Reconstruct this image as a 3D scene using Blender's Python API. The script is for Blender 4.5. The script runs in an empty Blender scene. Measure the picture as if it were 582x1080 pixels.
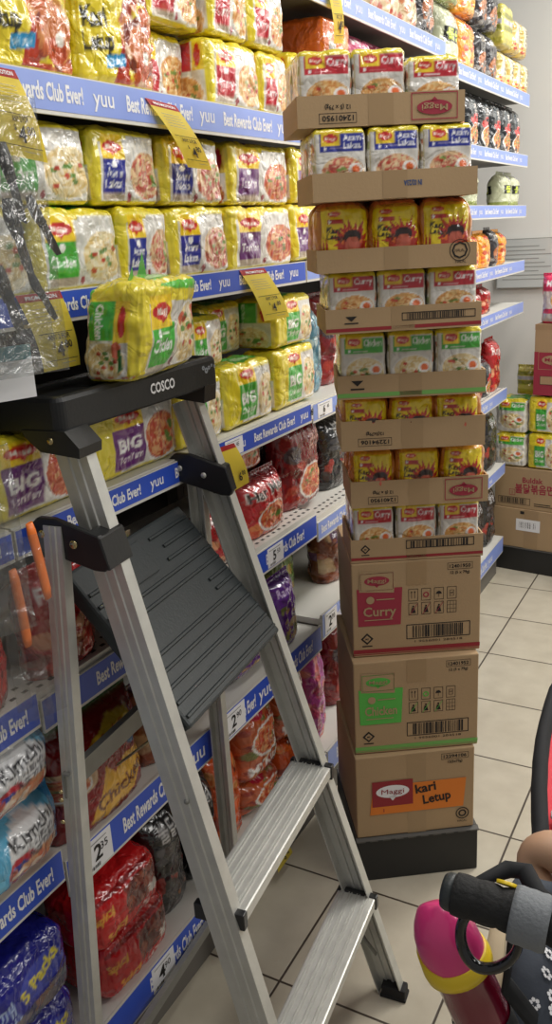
import bpy, bmesh, math, random
import numpy as np
from mathutils import Vector, Matrix, noise

random.seed(7)
PI = math.pi
SC = bpy.context.scene
COL = SC.collection

# ------------------------------------------------------------------ colours and materials
def lin(c):
    c = c / 255.0
    return c / 12.92 if c <= 0.04045 else ((c + 0.055) / 1.055) ** 2.4

def L(r, g, b):
    return (lin(r), lin(g), lin(b), 1.0)

MATS = {}
def mat(name, rgb, rough=0.5, metal=0.0, var=0.0, vscale=20, bump=0.0, bscale=80, coat=0.0, stretch=None, spec=0.5, emit=0):
    if name in MATS:
        return MATS[name]
    m = bpy.data.materials.new(name); m.use_nodes = True
    nt = m.node_tree; b = nt.nodes['Principled BSDF']
    b.inputs['Base Color'].default_value = L(*rgb)
    b.inputs['Roughness'].default_value = rough
    b.inputs['Metallic'].default_value = metal
    b.inputs['Coat Weight'].default_value = coat
    b.inputs['Specular IOR Level'].default_value = spec
    if emit:
        b.inputs['Emission Color'].default_value = L(*rgb); b.inputs['Emission Strength'].default_value = emit
    tc = nt.nodes.new('ShaderNodeTexCoord'); mp = nt.nodes.new('ShaderNodeMapping')
    nt.links.new(tc.outputs['Object'], mp.inputs['Vector'])
    if stretch:
        mp.inputs['Scale'].default_value = stretch
    if var:
        n = nt.nodes.new('ShaderNodeTexNoise'); n.inputs['Scale'].default_value = vscale; n.inputs['Detail'].default_value = 4
        nt.links.new(mp.outputs[0], n.inputs['Vector'])
        mx = nt.nodes.new('ShaderNodeMix'); mx.data_type = 'RGBA'
        d = tuple(max(0, c * (1 - var)) for c in L(*rgb)[:3]) + (1,)
        u = tuple(min(1, c * (1 + var)) for c in L(*rgb)[:3]) + (1,)
        mx.inputs[6].default_value = d; mx.inputs[7].default_value = u
        nt.links.new(n.outputs[0], mx.inputs[0]); nt.links.new(mx.outputs[2], b.inputs['Base Color'])
    if bump:
        n2 = nt.nodes.new('ShaderNodeTexNoise'); n2.inputs['Scale'].default_value = bscale; n2.inputs['Detail'].default_value = 3
        nt.links.new(mp.outputs[0], n2.inputs['Vector'])
        bp = nt.nodes.new('ShaderNodeBump'); bp.inputs['Strength'].default_value = bump; bp.inputs['Distance'].default_value = 0.004
        nt.links.new(n2.outputs[0], bp.inputs['Height']); nt.links.new(bp.outputs[0], b.inputs['Normal'])
    MATS[name] = m
    return m

def film_mat(name, rough, coat, bump, bs, wrap=0.0):
    """printed plastic film: the print comes from the mesh colour attribute, the creases from noise;
    wrap adds a thin clear over-wrap whose folds catch the lamps"""
    m = bpy.data.materials.new(name); m.use_nodes = True
    nt = m.node_tree; b = nt.nodes['Principled BSDF']
    at = nt.nodes.new('ShaderNodeAttribute'); at.attribute_name = 'Print'
    nt.links.new(at.outputs['Color'], b.inputs['Base Color'])
    b.inputs['Roughness'].default_value = rough; b.inputs['Coat Weight'].default_value = coat
    b.inputs['Coat Roughness'].default_value = 0.12
    tc = nt.nodes.new('ShaderNodeTexCoord')
    n = nt.nodes.new('ShaderNodeTexNoise'); n.inputs['Scale'].default_value = bs; n.inputs['Detail'].default_value = 2; n.inputs['Distortion'].default_value = 1.2
    w = nt.nodes.new('ShaderNodeTexVoronoi'); w.feature = 'DISTANCE_TO_EDGE'; w.inputs['Scale'].default_value = bs * 0.9
    oi = nt.nodes.new('ShaderNodeObjectInfo'); ad = nt.nodes.new('ShaderNodeVectorMath'); ad.operation = 'ADD'
    nt.links.new(tc.outputs['Object'], ad.inputs[0]); nt.links.new(oi.outputs['Location'], ad.inputs[1])
    nt.links.new(ad.outputs[0], n.inputs['Vector'])
    dn = nt.nodes.new('ShaderNodeVectorMath'); dn.operation = 'MULTIPLY_ADD'
    nt.links.new(n.outputs['Color'], dn.inputs[0]); dn.inputs[1].default_value = (0.05, 0.05, 0.05)
    nt.links.new(ad.outputs[0], dn.inputs[2]); nt.links.new(dn.outputs[0], w.inputs['Vector'])
    mr = nt.nodes.new('ShaderNodeMapRange'); mr.inputs['From Max'].default_value = 0.18
    nt.links.new(w.outputs['Distance'], mr.inputs['Value'])
    sm = nt.nodes.new('ShaderNodeMath'); sm.operation = 'MULTIPLY_ADD'; sm.inputs[1].default_value = 0.5
    nt.links.new(mr.outputs[0], sm.inputs[0]); nt.links.new(n.outputs[0], sm.inputs[2])
    bp = nt.nodes.new('ShaderNodeBump'); bp.inputs['Strength'].default_value = bump; bp.inputs['Distance'].default_value = 0.006
    nt.links.new(sm.outputs[0], bp.inputs['Height'])
    nt.links.new(bp.outputs[0], b.inputs['Normal']); nt.links.new(bp.outputs[0], b.inputs['Coat Normal'])
    MATS[name] = m
    return m

FILM = film_mat('printed film', 0.28, 1.0, 0.55, 20)
FOIL = film_mat('shiny foil print', 0.26, 0.9, 0.7, 18)

def clear_mat(name, tint, fac, rough=0.12, bs=18):
    m = bpy.data.materials.new(name); m.use_nodes = True
    nt = m.node_tree; nt.nodes.remove(nt.nodes['Principled BSDF'])
    out = nt.nodes['Material Output']
    tr = nt.nodes.new('ShaderNodeBsdfTransparent'); tr.inputs[0].default_value = L(*tint)
    gl = nt.nodes.new('ShaderNodeBsdfGlossy'); gl.inputs['Roughness'].default_value = rough; gl.inputs[0].default_value = (0.95, 0.95, 0.95, 1)
    df = nt.nodes.new('ShaderNodeBsdfDiffuse'); df.inputs[0].default_value = L(225, 225, 222)
    tc = nt.nodes.new('ShaderNodeTexCoord'); n = nt.nodes.new('ShaderNodeTexNoise'); n.inputs['Scale'].default_value = bs; n.inputs['Detail'].default_value = 3; n.inputs['Distortion'].default_value = 1.5
    nt.links.new(tc.outputs['Object'], n.inputs['Vector'])
    bp = nt.nodes.new('ShaderNodeBump'); bp.inputs['Strength'].default_value = 1.0; bp.inputs['Distance'].default_value = 0.02
    nt.links.new(n.outputs[0], bp.inputs['Height']); nt.links.new(bp.outputs[0], gl.inputs['Normal'])
    m1 = nt.nodes.new('ShaderNodeMixShader'); m1.inputs[0].default_value = 0.12
    nt.links.new(gl.outputs[0], m1.inputs[1]); nt.links.new(df.outputs[0], m1.inputs[2])
    m2 = nt.nodes.new('ShaderNodeMixShader'); m2.inputs[0].default_value = fac
    nt.links.new(tr.outputs[0], m2.inputs[1]); nt.links.new(m1.outputs[0], m2.inputs[2])
    nt.links.new(m2.outputs[0], out.inputs[0])
    MATS[name] = m
    return m

M = dict(
    alu=mat('brushed aluminium', (206, 206, 200), 0.45, 0.55, 0.14, 30, 0.12, 60, stretch=(1, 1, 1)),
    alud=mat('dull aluminium', (150, 150, 144), 0.5, 0.5, 0.15, 30),
    black=mat('black plastic', (30, 31, 32), 0.38, 0, 0.2, 14, 0.1, 120),
    greyp=mat('charcoal ribbed plastic', (52, 57, 58), 0.45, 0, 0.15, 10, 0.15, 200),
    blackm=mat('matt black', (22, 22, 23), 0.75, 0, 0.2, 10),
    brass=mat('rivet metal', (190, 175, 130), 0.25, 0.9),
    white=mat('white print', (238, 238, 240), 0.5),
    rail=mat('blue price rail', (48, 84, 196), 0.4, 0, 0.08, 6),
    rail_lit=mat('lit blue price rail', (138, 160, 228), 0.35, 0, 0.12, 9),  # same blue rail with bright light painted into its colour
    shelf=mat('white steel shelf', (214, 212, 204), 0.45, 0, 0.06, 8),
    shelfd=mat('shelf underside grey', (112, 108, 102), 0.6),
    panel=mat('dark back panel', (44, 41, 39), 0.8, 0, 0.2, 5),
    hole=mat('punched hole', (70, 70, 68), 0.8),
    kraft=mat('kraft cardboard', (176, 148, 112), 0.85, 0, 0.07, 7, 0.1, 160),
    kraftin=mat('inner cardboard', (140, 112, 80), 0.9, 0, 0.1, 9),
    tape=mat('brown parcel tape', (166, 138, 102), 0.4, 0, 0.05, 9),
    ink=mat('black carton ink', (38, 34, 32), 0.8),
    inkred=mat('maroon carton ink', (150, 44, 50), 0.8),
    inkred2=mat('crimson carton ink', (160, 50, 68), 0.8),
    inkgrn=mat('green carton ink', (92, 184, 78), 0.8),
    inkgrn2=mat('leaf stripe ink', (120, 178, 92), 0.8),
    inkorg=mat('orange carton ink', (226, 128, 46), 0.8),
    inkblu=mat('blue carton ink', (50, 80, 130), 0.8),
    tagy=mat('yellow card', (255, 232, 84), 0.55, 0, 0.04, 8),
    tagr=mat('red card', (206, 46, 44), 0.55),
    wall=mat('painted wall', (232, 231, 226), 0.85, 0, 0.03, 3),
    plinth=mat('black plinth', (34, 34, 33), 0.55, 0, 0.25, 8, 0.1, 40),
    plinthtop=mat('dusty plinth rim', (84, 82, 78), 0.6, 0, 0.25, 20),
    orange=mat('orange plastic', (236, 120, 44), 0.4),
    steel=mat('dark steel blade', (70, 72, 74), 0.28, 0.7),
    skin=mat('skin', (198, 158, 128), 0.5, 0, 0.05, 12, 0.05, 200),
    pink=mat('pink cap plastic', (226, 62, 130), 0.3, 0, 0.03, 4, coat=0.4),
    yellow=mat('yellow ring plastic', (240, 206, 40), 0.35),
    maroon=mat('maroon bottle', (120, 18, 44), 0.2, 0, 0.1, 5, coat=0.6),
    foam=mat('black foam grip', (34, 34, 34), 0.8, 0, 0.2, 60, 0.4, 200),
    greyt=mat('grey tape', (128, 132, 136), 0.7, 0, 0.06, 40, 0.3, 300),
    hook=mat('glossy black hook', (24, 24, 26), 0.15, 0, coat=0.6),
    web=mat('black webbing', (26, 27, 30), 0.85, 0, 0.2, 60),
    redf=mat('red stroller cloth', (214, 46, 62), 0.7, 0, 0.1, 20, 0.2, 100),
    bluef=mat('patterned blue-grey cloth', (66, 72, 82), 0.85, 0, 0.15, 25, 0.3, 60),
    beige=mat('beige cloth', (186, 168, 138), 0.8, 0, 0.12, 18, 0.2, 60),
    whitec=mat('white cloth', (226, 224, 224), 0.8, 0, 0.05, 18, 0.4, 40),
    teal=mat('teal card', (70, 150, 160), 0.6),
    acry=mat('clear sign sheet', (212, 216, 214), 0.15, 0, 0.03, 4, coat=0.8),
    inkgy=mat('grey fine print', (160, 162, 160), 0.8),
)
M['clear'] = clear_mat('clear bag film', (240, 241, 241), 0.10, 0.13, 15)
M['clearthin'] = clear_mat('thin clear film', (246, 246, 246), 0.05, 0.14, 9)

# floor tiles
def floor_mat(T, x0, y0):
    m = bpy.data.materials.new('beige floor tiles'); m.use_nodes = True
    nt = m.node_tree; b = nt.nodes['Principled BSDF']
    g = nt.nodes.new('ShaderNodeNewGeometry'); sx = nt.nodes.new('ShaderNodeSeparateXYZ')
    nt.links.new(g.outputs['Position'], sx.inputs[0])
    def math_(op, a, c=None, d=None):
        n = nt.nodes.new('ShaderNodeMath'); n.operation = op
        for i, v in enumerate((a, c, d)):
            if v is None: continue
            if isinstance(v, (int, float)): n.inputs[i].default_value = v
            else: nt.links.new(v, n.inputs[i])
        return n.outputs[0]
    def dist(o, off):
        t = math_('DIVIDE', math_('SUBTRACT', o, off), T)
        f = math_('FRACT', math_('ADD', t, 40.5))
        return math_('ABSOLUTE', math_('SUBTRACT', f, 0.5))
    d = math_('MINIMUM', dist(sx.outputs[0], x0), dist(sx.outputs[1], y0))
    mr = nt.nodes.new('ShaderNodeMapRange'); mr.inputs['From Min'].default_value = 0.006; mr.inputs['From Max'].default_value = 0.010
    nt.links.new(d, mr.inputs[0])
    n = nt.nodes.new('ShaderNodeTexNoise'); n.inputs['Scale'].default_value = 9; n.inputs['Detail'].default_value = 6
    nt.links.new(g.outputs['Position'], n.inputs['Vector'])
    cr = nt.nodes.new('ShaderNodeValToRGB')
    cr.color_ramp.elements[0].position = 0.3; cr.color_ramp.elements[0].color = L(182, 173, 154)
    cr.color_ramp.elements[1].position = 0.7; cr.color_ramp.elements[1].color = L(198, 190, 171)
    nt.links.new(n.outputs[0], cr.inputs[0])
    mx = nt.nodes.new('ShaderNodeMix'); mx.data_type = 'RGBA'; mx.inputs[6].default_value = L(70, 60, 50)
    nt.links.new(mr.outputs[0], mx.inputs[0]); nt.links.new(cr.outputs[0], mx.inputs[7])
    nt.links.new(mx.outputs[2], b.inputs['Base Color'])
    b.inputs['Roughness'].default_value = 0.38
    bp = nt.nodes.new('ShaderNodeBump'); bp.inputs['Strength'].default_value = 0.4; bp.inputs['Distance'].default_value = 0.003
    nt.links.new(mr.outputs[0], bp.inputs['Height']); nt.links.new(bp.outputs[0], b.inputs['Normal'])
    return m

# ------------------------------------------------------------------ object helpers
def link(name, me, mats=None, parent=None):
    o = bpy.data.objects.new(name, me); COL.objects.link(o)
    if mats:
        for m in (mats if isinstance(mats, (list, tuple)) else [mats]):
            me.materials.append(m)
    if parent is not None: o.parent = parent
    return o

def build(name, bm, mats, parent=None, smooth=False):
    bmesh.ops.recalc_face_normals(bm, faces=bm.faces[:]) if smooth != 'raw' else None
    me = bpy.data.meshes.new(name); bm.to_mesh(me); bm.free()
    if smooth is True:
        for p in me.polygons: p.use_smooth = True
    return link(name, me, mats, parent)

def tag(o, label=None, cat=None, group=None, kind=None):
    if label: o['label'] = label
    if cat: o['category'] = cat
    if group: o['group'] = group
    if kind: o['kind'] = kind
    return o

def empty(name, loc, rz=0.0):
    o = bpy.data.objects.new(name, None); COL.objects.link(o)
    o.empty_display_size = 0.05
    o.location = loc; o.rotation_euler = (0, 0, rz)
    return o

def dup(root, loc, rz=None):
    r = root.copy(); COL.objects.link(r); r.location = loc
    if rz is not None: r.rotation_euler[2] = rz
    for ch in list(root.children):
        c = ch.copy(); COL.objects.link(c); c.parent = r
        for g in list(ch.children):
            d = g.copy(); COL.objects.link(d); d.parent = c
    return r

def box(bm, x0, x1, y0, y1, z0, z1, mi=0, M4=None, bev=0.0):
    vs = [bm.verts.new((x, y, z)) for x in (x0, x1) for y in (y0, y1) for z in (z0, z1)]
    fs = []
    for q in ((0, 1, 3, 2), (4, 6, 7, 5), (0, 4, 5, 1), (2, 3, 7, 6), (0, 2, 6, 4), (1, 5, 7, 3)):
        f = bm.faces.new([vs[i] for i in q]); f.material_index = mi; fs.append(f)
    if bev:
        es = list({e for f in fs for e in f.edges})
        r = bmesh.ops.bevel(bm, geom=es, offset=bev, segments=2, profile=0.5, affect='EDGES')
        vs = list({v for f in r['faces'] for v in f.verts} | {v for v in vs if v.is_valid})
        for f in r['faces']: f.material_index = mi
    if M4 is not None:
        for v in vs: v.co = M4 @ v.co
    return vs

def tube(bm, pts, r, n=12, mi=0, close=False, caps=True, flat=None):
    pts = [Vector(p) for p in pts]; N = len(pts); rings = []
    rs = r if isinstance(r, (list, tuple)) else [r] * N
    up = None
    for i, p in enumerate(pts):
        if close: t = pts[(i + 1) % N] - pts[i - 1]
        else: t = pts[min(i + 1, N - 1)] - pts[max(i - 1, 0)]
        t.normalize()
        if up is None:
            up = Vector((0, 0, 1)) if abs(t.z) < 0.9 else Vector((1, 0, 0))
        s = t.cross(up).normalized(); up = s.cross(t).normalized()
        a, b = (rs[i], rs[i] * (flat or 1))
        rings.append([bm.verts.new(p + s * a * math.cos(2 * PI * k / n) + up * b * math.sin(2 * PI * k / n)) for k in range(n)])
    for i in range(N if close else N - 1):
        A = rings[i]; B = rings[(i + 1) % N]
        for k in range(n):
            f = bm.faces.new((A[k], A[(k + 1) % n], B[(k + 1) % n], B[k])); f.material_index = mi; f.smooth = True
    if caps and not close:
        f = bm.faces.new(rings[0][::-1]); f.material_index = mi
        f = bm.faces.new(rings[-1]); f.material_index = mi

def lathe(bm, prof, n=32, mi=0, M4=None, mis=None):
    rings = []
    for r, z in prof:
        if r < 1e-5:
            v = bm.verts.new((0, 0, z)); rings.append([v])
        else:
            rings.append([bm.verts.new((r * math.cos(2 * PI * k / n), r * math.sin(2 * PI * k / n), z)) for k in range(n)])
    for i in range(len(prof) - 1):
        A, B = rings[i], rings[i + 1]
        for k in range(n):
            k2 = (k + 1) % n
            if len(A) == 1 and len(B) == 1: continue
            if len(A) == 1: f = bm.faces.new((A[0], B[k2], B[k]))
            elif len(B) == 1: f = bm.faces.new((A[k], A[k2], B[0]))
            else: f = bm.faces.new((A[k], A[k2], B[k2], B[k]))
            f.material_index = mis[i] if mis else mi; f.smooth = True
    if M4 is not None:
        for R_ in rings:
            for v in R_: v.co = M4 @ v.co

def extrude_profile(bm, prof, A, B, u, v, mi=0):
    """closed solid: 2-D outline prof in the axes u, v swept from A to B"""
    A, B, u, v = Vector(A), Vector(B), Vector(u), Vector(v)
    a = [bm.verts.new(A + u * p + v * q) for p, q in prof]; b = [bm.verts.new(B + u * p + v * q) for p, q in prof]
    n = len(prof)
    for k in range(n):
        f = bm.faces.new((a[k], a[(k + 1) % n], b[(k + 1) % n], b[k])); f.material_index = mi
    f = bm.faces.new(a[::-1]); f.material_index = mi
    f = bm.faces.new(b); f.material_index = mi

# ------------------------------------------------------------------ lettering
_TX = {}
def text_tris(s, bold=0.0):
    """triangles of a string: height of a capital = 1, centred on x, y from 0"""
    key = (s, bold)
    if key in _TX: return _TX[key]
    cu = bpy.data.curves.new('lettering', 'FONT'); cu.body = s; cu.resolution_u = 2; cu.offset = bold
    ob = bpy.data.objects.new('lettering', cu); COL.objects.link(ob)
    bpy.context.view_layer.update()
    dg = bpy.context.evaluated_depsgraph_get()
    me = bpy.data.meshes.new_from_object(ob.evaluated_get(dg))
    bm = bmesh.new(); bm.from_mesh(me); bmesh.ops.triangulate(bm, faces=bm.faces[:])
    V = [(v.co.x, v.co.y) for v in bm.verts]
    for i, v in enumerate(bm.verts): v.index = i
    T = [tuple(v.index for v in f.verts) for f in bm.faces]
    bm.free(); bpy.data.meshes.remove(me); bpy.data.objects.remove(ob); bpy.data.curves.remove(cu)
    V = np.array(V) if V else np.zeros((0, 2))
    if len(V):
        k = 1 / 0.69
        V = V * k
        cx = (V[:, 0].min() + V[:, 0].max()) / 2
        V[:, 0] -= cx
        w = V[:, 0].max() - V[:, 0].min()
    else: w = 0
    _TX[key] = (V, T, w)
    return _TX[key]

def text3(bm, s, org, right, up, h, mi, width=None, bold=0.0, off=0.0006):
    """lettering laid on a face of the thing itself: org is the centre of the baseline"""
    V, T, w = text_tris(s, bold)
    org, right, up = Vector(org), Vector(right).normalized(), Vector(up).normalized()
    nrm = right.cross(up)
    sx = h if width is None else width / max(w, 1e-6)
    vs = [bm.verts.new(org + nrm * off + right * (x * sx) + up * (y * h)) for x, y in V]
    for t in T:
        try:
            f = bm.faces.new([vs[i] for i in t]); f.material_index = mi
        except ValueError: pass

class Face:
    """a flat face to print on: origin, right and up axes; coordinates in metres"""
    def __init__(s, bm, o, r, u, off=0.0006):
        s.bm, s.o, s.r, s.u = bm, Vector(o), Vector(r).normalized(), Vector(u).normalized(); s.n = s.r.cross(s.u); s.off = off
    def p(s, x, y, k=1): return s.o + s.r * x + s.u * y + s.n * s.off * k
    def poly(s, pts, mi, k=1):
        f = s.bm.faces.new([s.bm.verts.new(s.p(x, y, k)) for x, y in pts]); f.material_index = mi
    def rect(s, x0, y0, x1, y1, mi, k=1): s.poly([(x0, y0), (x1, y0), (x1, y1), (x0, y1)], mi, k)
    def frame(s, x0, y0, x1, y1, t, mi, k=1):
        s.rect(x0, y0, x1, y0 + t, mi, k); s.rect(x0, y1 - t, x1, y1, mi, k)
        s.rect(x0, y0 + t, x0 + t, y1 - t, mi, k); s.rect(x1 - t, y0 + t, x1, y1 - t, mi, k)
    def ell(s, cx, cy, rx, ry, mi, k=1, n=24, r0=0.0):
        if not r0:
            s.poly([(cx + rx * math.cos(2 * PI * i / n), cy + ry * math.sin(2 * PI * i / n)) for i in range(n)], mi, k)
        else:
            for i in range(n):
                a, b = 2 * PI * i / n, 2 * PI * (i + 1) / n
                s.poly([(cx + rx * math.cos(a), cy + ry * math.sin(a)), (cx + rx * math.cos(b), cy + ry * math.sin(b)),
                        (cx + rx * r0 * math.cos(b), cy + ry * r0 * math.sin(b)), (cx + rx * r0 * math.cos(a), cy + ry * r0 * math.sin(a))], mi, k)
    def text(s, t, cx, y, h, mi, k=2, rot=0.0, width=None, bold=0.0):
        c, sn = math.cos(rot), math.sin(rot)
        text3(s.bm, t, s.p(cx, y, 0), s.r * c + s.u * sn, s.u * c - s.r * sn, h, mi, width, bold, s.off * k)
    def bars(s, x0, y0, x1, y1, mi, seed=1, n=34):
        rr = random.Random(seed); x = x0; w = (x1 - x0) / n
        while x < x1 - w * 2:
            b = w * rr.choice((0.4, 0.4, 0.8, 1.2)); s.rect(x, y0, min(x + b, x1), y1, mi, 2); x += b + w * rr.choice((0.4, 0.6, 1.0))

# ------------------------------------------------------------------ printed artwork (painted into mesh colours)
class Cv:
    def __init__(s, asp, base, res=110):
        s.w = int(res * asp) if asp >= 1 else res
        s.h = res if asp >= 1 else int(res / asp)
        s.w, s.h = max(s.w, 24), max(s.h, 24)
        s.a = np.empty((s.h, s.w, 3)); s.a[:] = base
        yy, xx = np.mgrid[0:s.h, 0:s.w]
        s.U = (xx + 0.5) / s.w; s.V = (yy + 0.5) / s.h; s.asp = s.w / s.h
    def put(s, m, c, al=1.0):
        m = np.clip(m.astype(float), 0, 1)[..., None] * al
        s.a = s.a * (1 - m) + np.array(c, float) * m
    def rect(s, u0, v0, u1, v1, c, al=1.0): s.put((s.U >= u0) & (s.U <= u1) & (s.V >= v0) & (s.V <= v1), c, al)
    def ell(s, cx, cy, rx, ry, c, al=1.0): s.put(((s.U - cx) / rx) ** 2 + ((s.V - cy) / ry) ** 2 <= 1, c, al)
    def poly(s, pts, c, al=1.0):
        m = np.zeros_like(s.U, bool); n = len(pts)
        for i in range(n):
            x1, y1 = pts[i]; x2, y2 = pts[(i + 1) % n]
            if y1 == y2: continue
            cr = ((s.V < y1) != (s.V < y2)) & (s.U < (x2 - x1) * (s.V - y1) / (y2 - y1) + x1)
            m ^= cr
        s.put(m, c, al)
    def text(s, t, cx, cy, h, c, rot=0.0, width=None, bold=0.01):
        """cy = baseline; h = capital height in v units; rot in radians"""
        V, T, w = text_tris(t, bold)
        if not len(V): return
        k = 3; H, W = s.h * k, s.w * k
        sy = h * H; sx = (h * H if width is None else width * W / w)
        X = V[:, 0] * sx; Y = V[:, 1] * sy
        cr, sr = math.cos(rot), math.sin(rot)
        PX = X * cr - Y * sr + cx * W; PY = X * sr + Y * cr + cy * H
        m = np.zeros((H, W))
        for a, b, d in T:
            xs = PX[[a, b, d]]; ys = PY[[a, b, d]]
            x0, x1 = int(max(0, xs.min())), int(min(W - 1, xs.max() + 1)); y0, y1 = int(max(0, ys.min())), int(min(H - 1, ys.max() + 1))
            if x1 < x0 or y1 < y0: continue
            gx, gy = np.meshgrid(np.arange(x0, x1 + 1) + 0.5, np.arange(y0, y1 + 1) + 0.5)
            e = lambda i, j: (xs[j] - xs[i]) * (gy - ys[i]) - (ys[j] - ys[i]) * (gx - xs[i])
            e0, e1, e2 = e(0, 1), e(1, 2), e(2, 0)
            ins = ((e0 >= 0) & (e1 >= 0) & (e2 >= 0)) | ((e0 <= 0) & (e1 <= 0) & (e2 <= 0))
            m[y0:y1 + 1, x0:x1 + 1][ins] = 1
        m = m.reshape(s.h, k, s.w, k).mean(axis=(1, 3))
        s.put(m, c)
    def mottled(s, u0, v0, u1, v1, cols, n, sz, seed=0, clip=None):
        rr = random.Random(seed)
        keep = s.a.copy()
        for i in range(n):
            cx, cy = rr.uniform(u0, u1), rr.uniform(v0, v1); r = sz * rr.uniform(0.5, 1.3); c = rr.choice(cols)
            s.ell(cx, cy, r * rr.uniform(0.7, 1.4), r * s.asp * rr.uniform(0.6, 1.2), c, 0.85)
        m = (s.U >= u0) & (s.U <= u1) & (s.V >= v0) & (s.V <= v1)
        if clip is not None: m &= clip
        s.a = np.where(m[..., None], s.a, keep)
    def bowl(s, cx, cy, rx, ry, kind='curry', seed=0, egg=True):
        pal = dict(curry=[(224, 168, 96), (236, 196, 132), (206, 130, 60), (244, 214, 160)],
                   chicken=[(236, 214, 160), (244, 230, 190), (222, 190, 120), (250, 240, 214)],
                   laksa=[(232, 196, 150), (214, 120, 90), (238, 212, 170), (196, 84, 74)],
                   tomyam=[(206, 96, 56), (226, 140, 84), (190, 66, 44), (236, 184, 130)],
                   dark=[(140, 60, 34), (176, 90, 50), (96, 44, 30), (210, 140, 80)],
                   fried=[(196, 110, 50), (226, 150, 70), (160, 74, 34), (240, 190, 110)])[kind]
        s.ell(cx, cy, rx, ry, (240, 238, 232)); s.ell(cx, cy + ry * 0.05, rx * 0.9, ry * 0.86, pal[0])
        clip = ((s.U - cx) / (rx * 0.9)) ** 2 + ((s.V - cy) / (ry * 0.86)) ** 2 <= 1
        s.mottled(cx - rx, cy - ry, cx + rx, cy + ry, pal, 150, rx * 0.10, seed, clip)
        rr = random.Random(seed + 5)
        keep = s.a.copy()
        for i in range(26):      # noodle strands
            r = rr.uniform(0.25, 0.8); ph = rr.uniform(0, 6.28)
            ax, ay = cx + rx * rr.uniform(-0.35, 0.35), cy + ry * rr.uniform(-0.35, 0.35)
            d = np.abs(np.sqrt(((s.U - ax) / rx) ** 2 + ((s.V - ay) / ry) ** 2) - r * 0.6)
            an = np.arctan2((s.V - ay) / ry, (s.U - ax) / rx)
            s.put((d < 0.035) & (np.cos(an - ph) > 0.1), pal[3] if i % 2 else pal[2], 0.8)
        g = {'laksa': (120, 160, 70), 'curry': (110, 140, 60)}.get(kind, (90, 140, 60))
        for i in range(6): s.ell(cx + rx * rr.uniform(-0.6, 0.6), cy + ry * rr.uniform(-0.3, 0.6), rx * 0.13, ry * 0.09, g, 0.9)
        for i in range(5): s.ell(cx + rx * rr.uniform(-0.6, 0.6), cy + ry * rr.uniform(-0.5, 0.5), rx * 0.1, ry * 0.09, (198, 62, 44), 0.9)
        s.a = np.where(clip[..., None], s.a, keep)
        if egg:
            s.ell(cx + rx * 0.52, cy + ry * 0.22, rx * 0.3, ry * 0.32, (246, 244, 238)); s.ell(cx + rx * 0.52, cy + ry * 0.22, rx * 0.18, ry * 0.20, (232, 110, 50))
    def logo(s, u0, v0, u1, v1):
        """yellow block with the red speech-shape and its word"""
        s.rect(u0, v0, u1, v1, (250, 212, 36)); cx, cy = (u0 + u1) / 2, (v0 + v1) / 2; w, h = u1 - u0, v1 - v0
        s.ell(cx, cy, w * 0.42, h * 0.27, (206, 36, 36)); s.poly([(cx - w * .12, cy - h * .2), (cx + w * .12, cy - h * .2), (cx, cy - h * .4)], (206, 36, 36))
        s.text('Maggi', cx, cy - h * 0.10, h * 0.22, (255, 246, 230), width=w * 0.56, bold=0.02)
    def lin(s):
        c = np.clip(s.a, 0, 255) / 255.0
        return np.where(c <= 0.04045, c / 12.92, ((c + 0.055) / 1.055) ** 2.4)
    def rot90(s, k):
        s.a = np.rot90(s.a, k).copy(); s.h, s.w = s.a.shape[:2]; return s

def sample(Lb, u, v):
    h, w = Lb.shape[:2]
    x = np.clip(u * w - 0.5, 0, w - 1.001); y = np.clip(v * h - 0.5, 0, h - 1.001)
    x0 = x.astype(int); y0 = y.astype(int); fx = (x - x0)[:, None]; fy = (y - y0)[:, None]
    return (Lb[y0, x0] * (1 - fx) * (1 - fy) + Lb[y0, x0 + 1] * fx * (1 - fy) + Lb[y0 + 1, x0] * (1 - fx) * fy + Lb[y0 + 1, x0 + 1] * fx * fy)
# ------------------------------------------------------------------ packet bodies
def set_print(me, cols):
    ca = me.color_attributes.new('Print', 'FLOAT_COLOR', 'CORNER')
    buf = np.ones((len(cols), 4), np.float32); buf[:, :3] = cols
    ca.data.foreach_set('color', buf.ravel())

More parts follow.
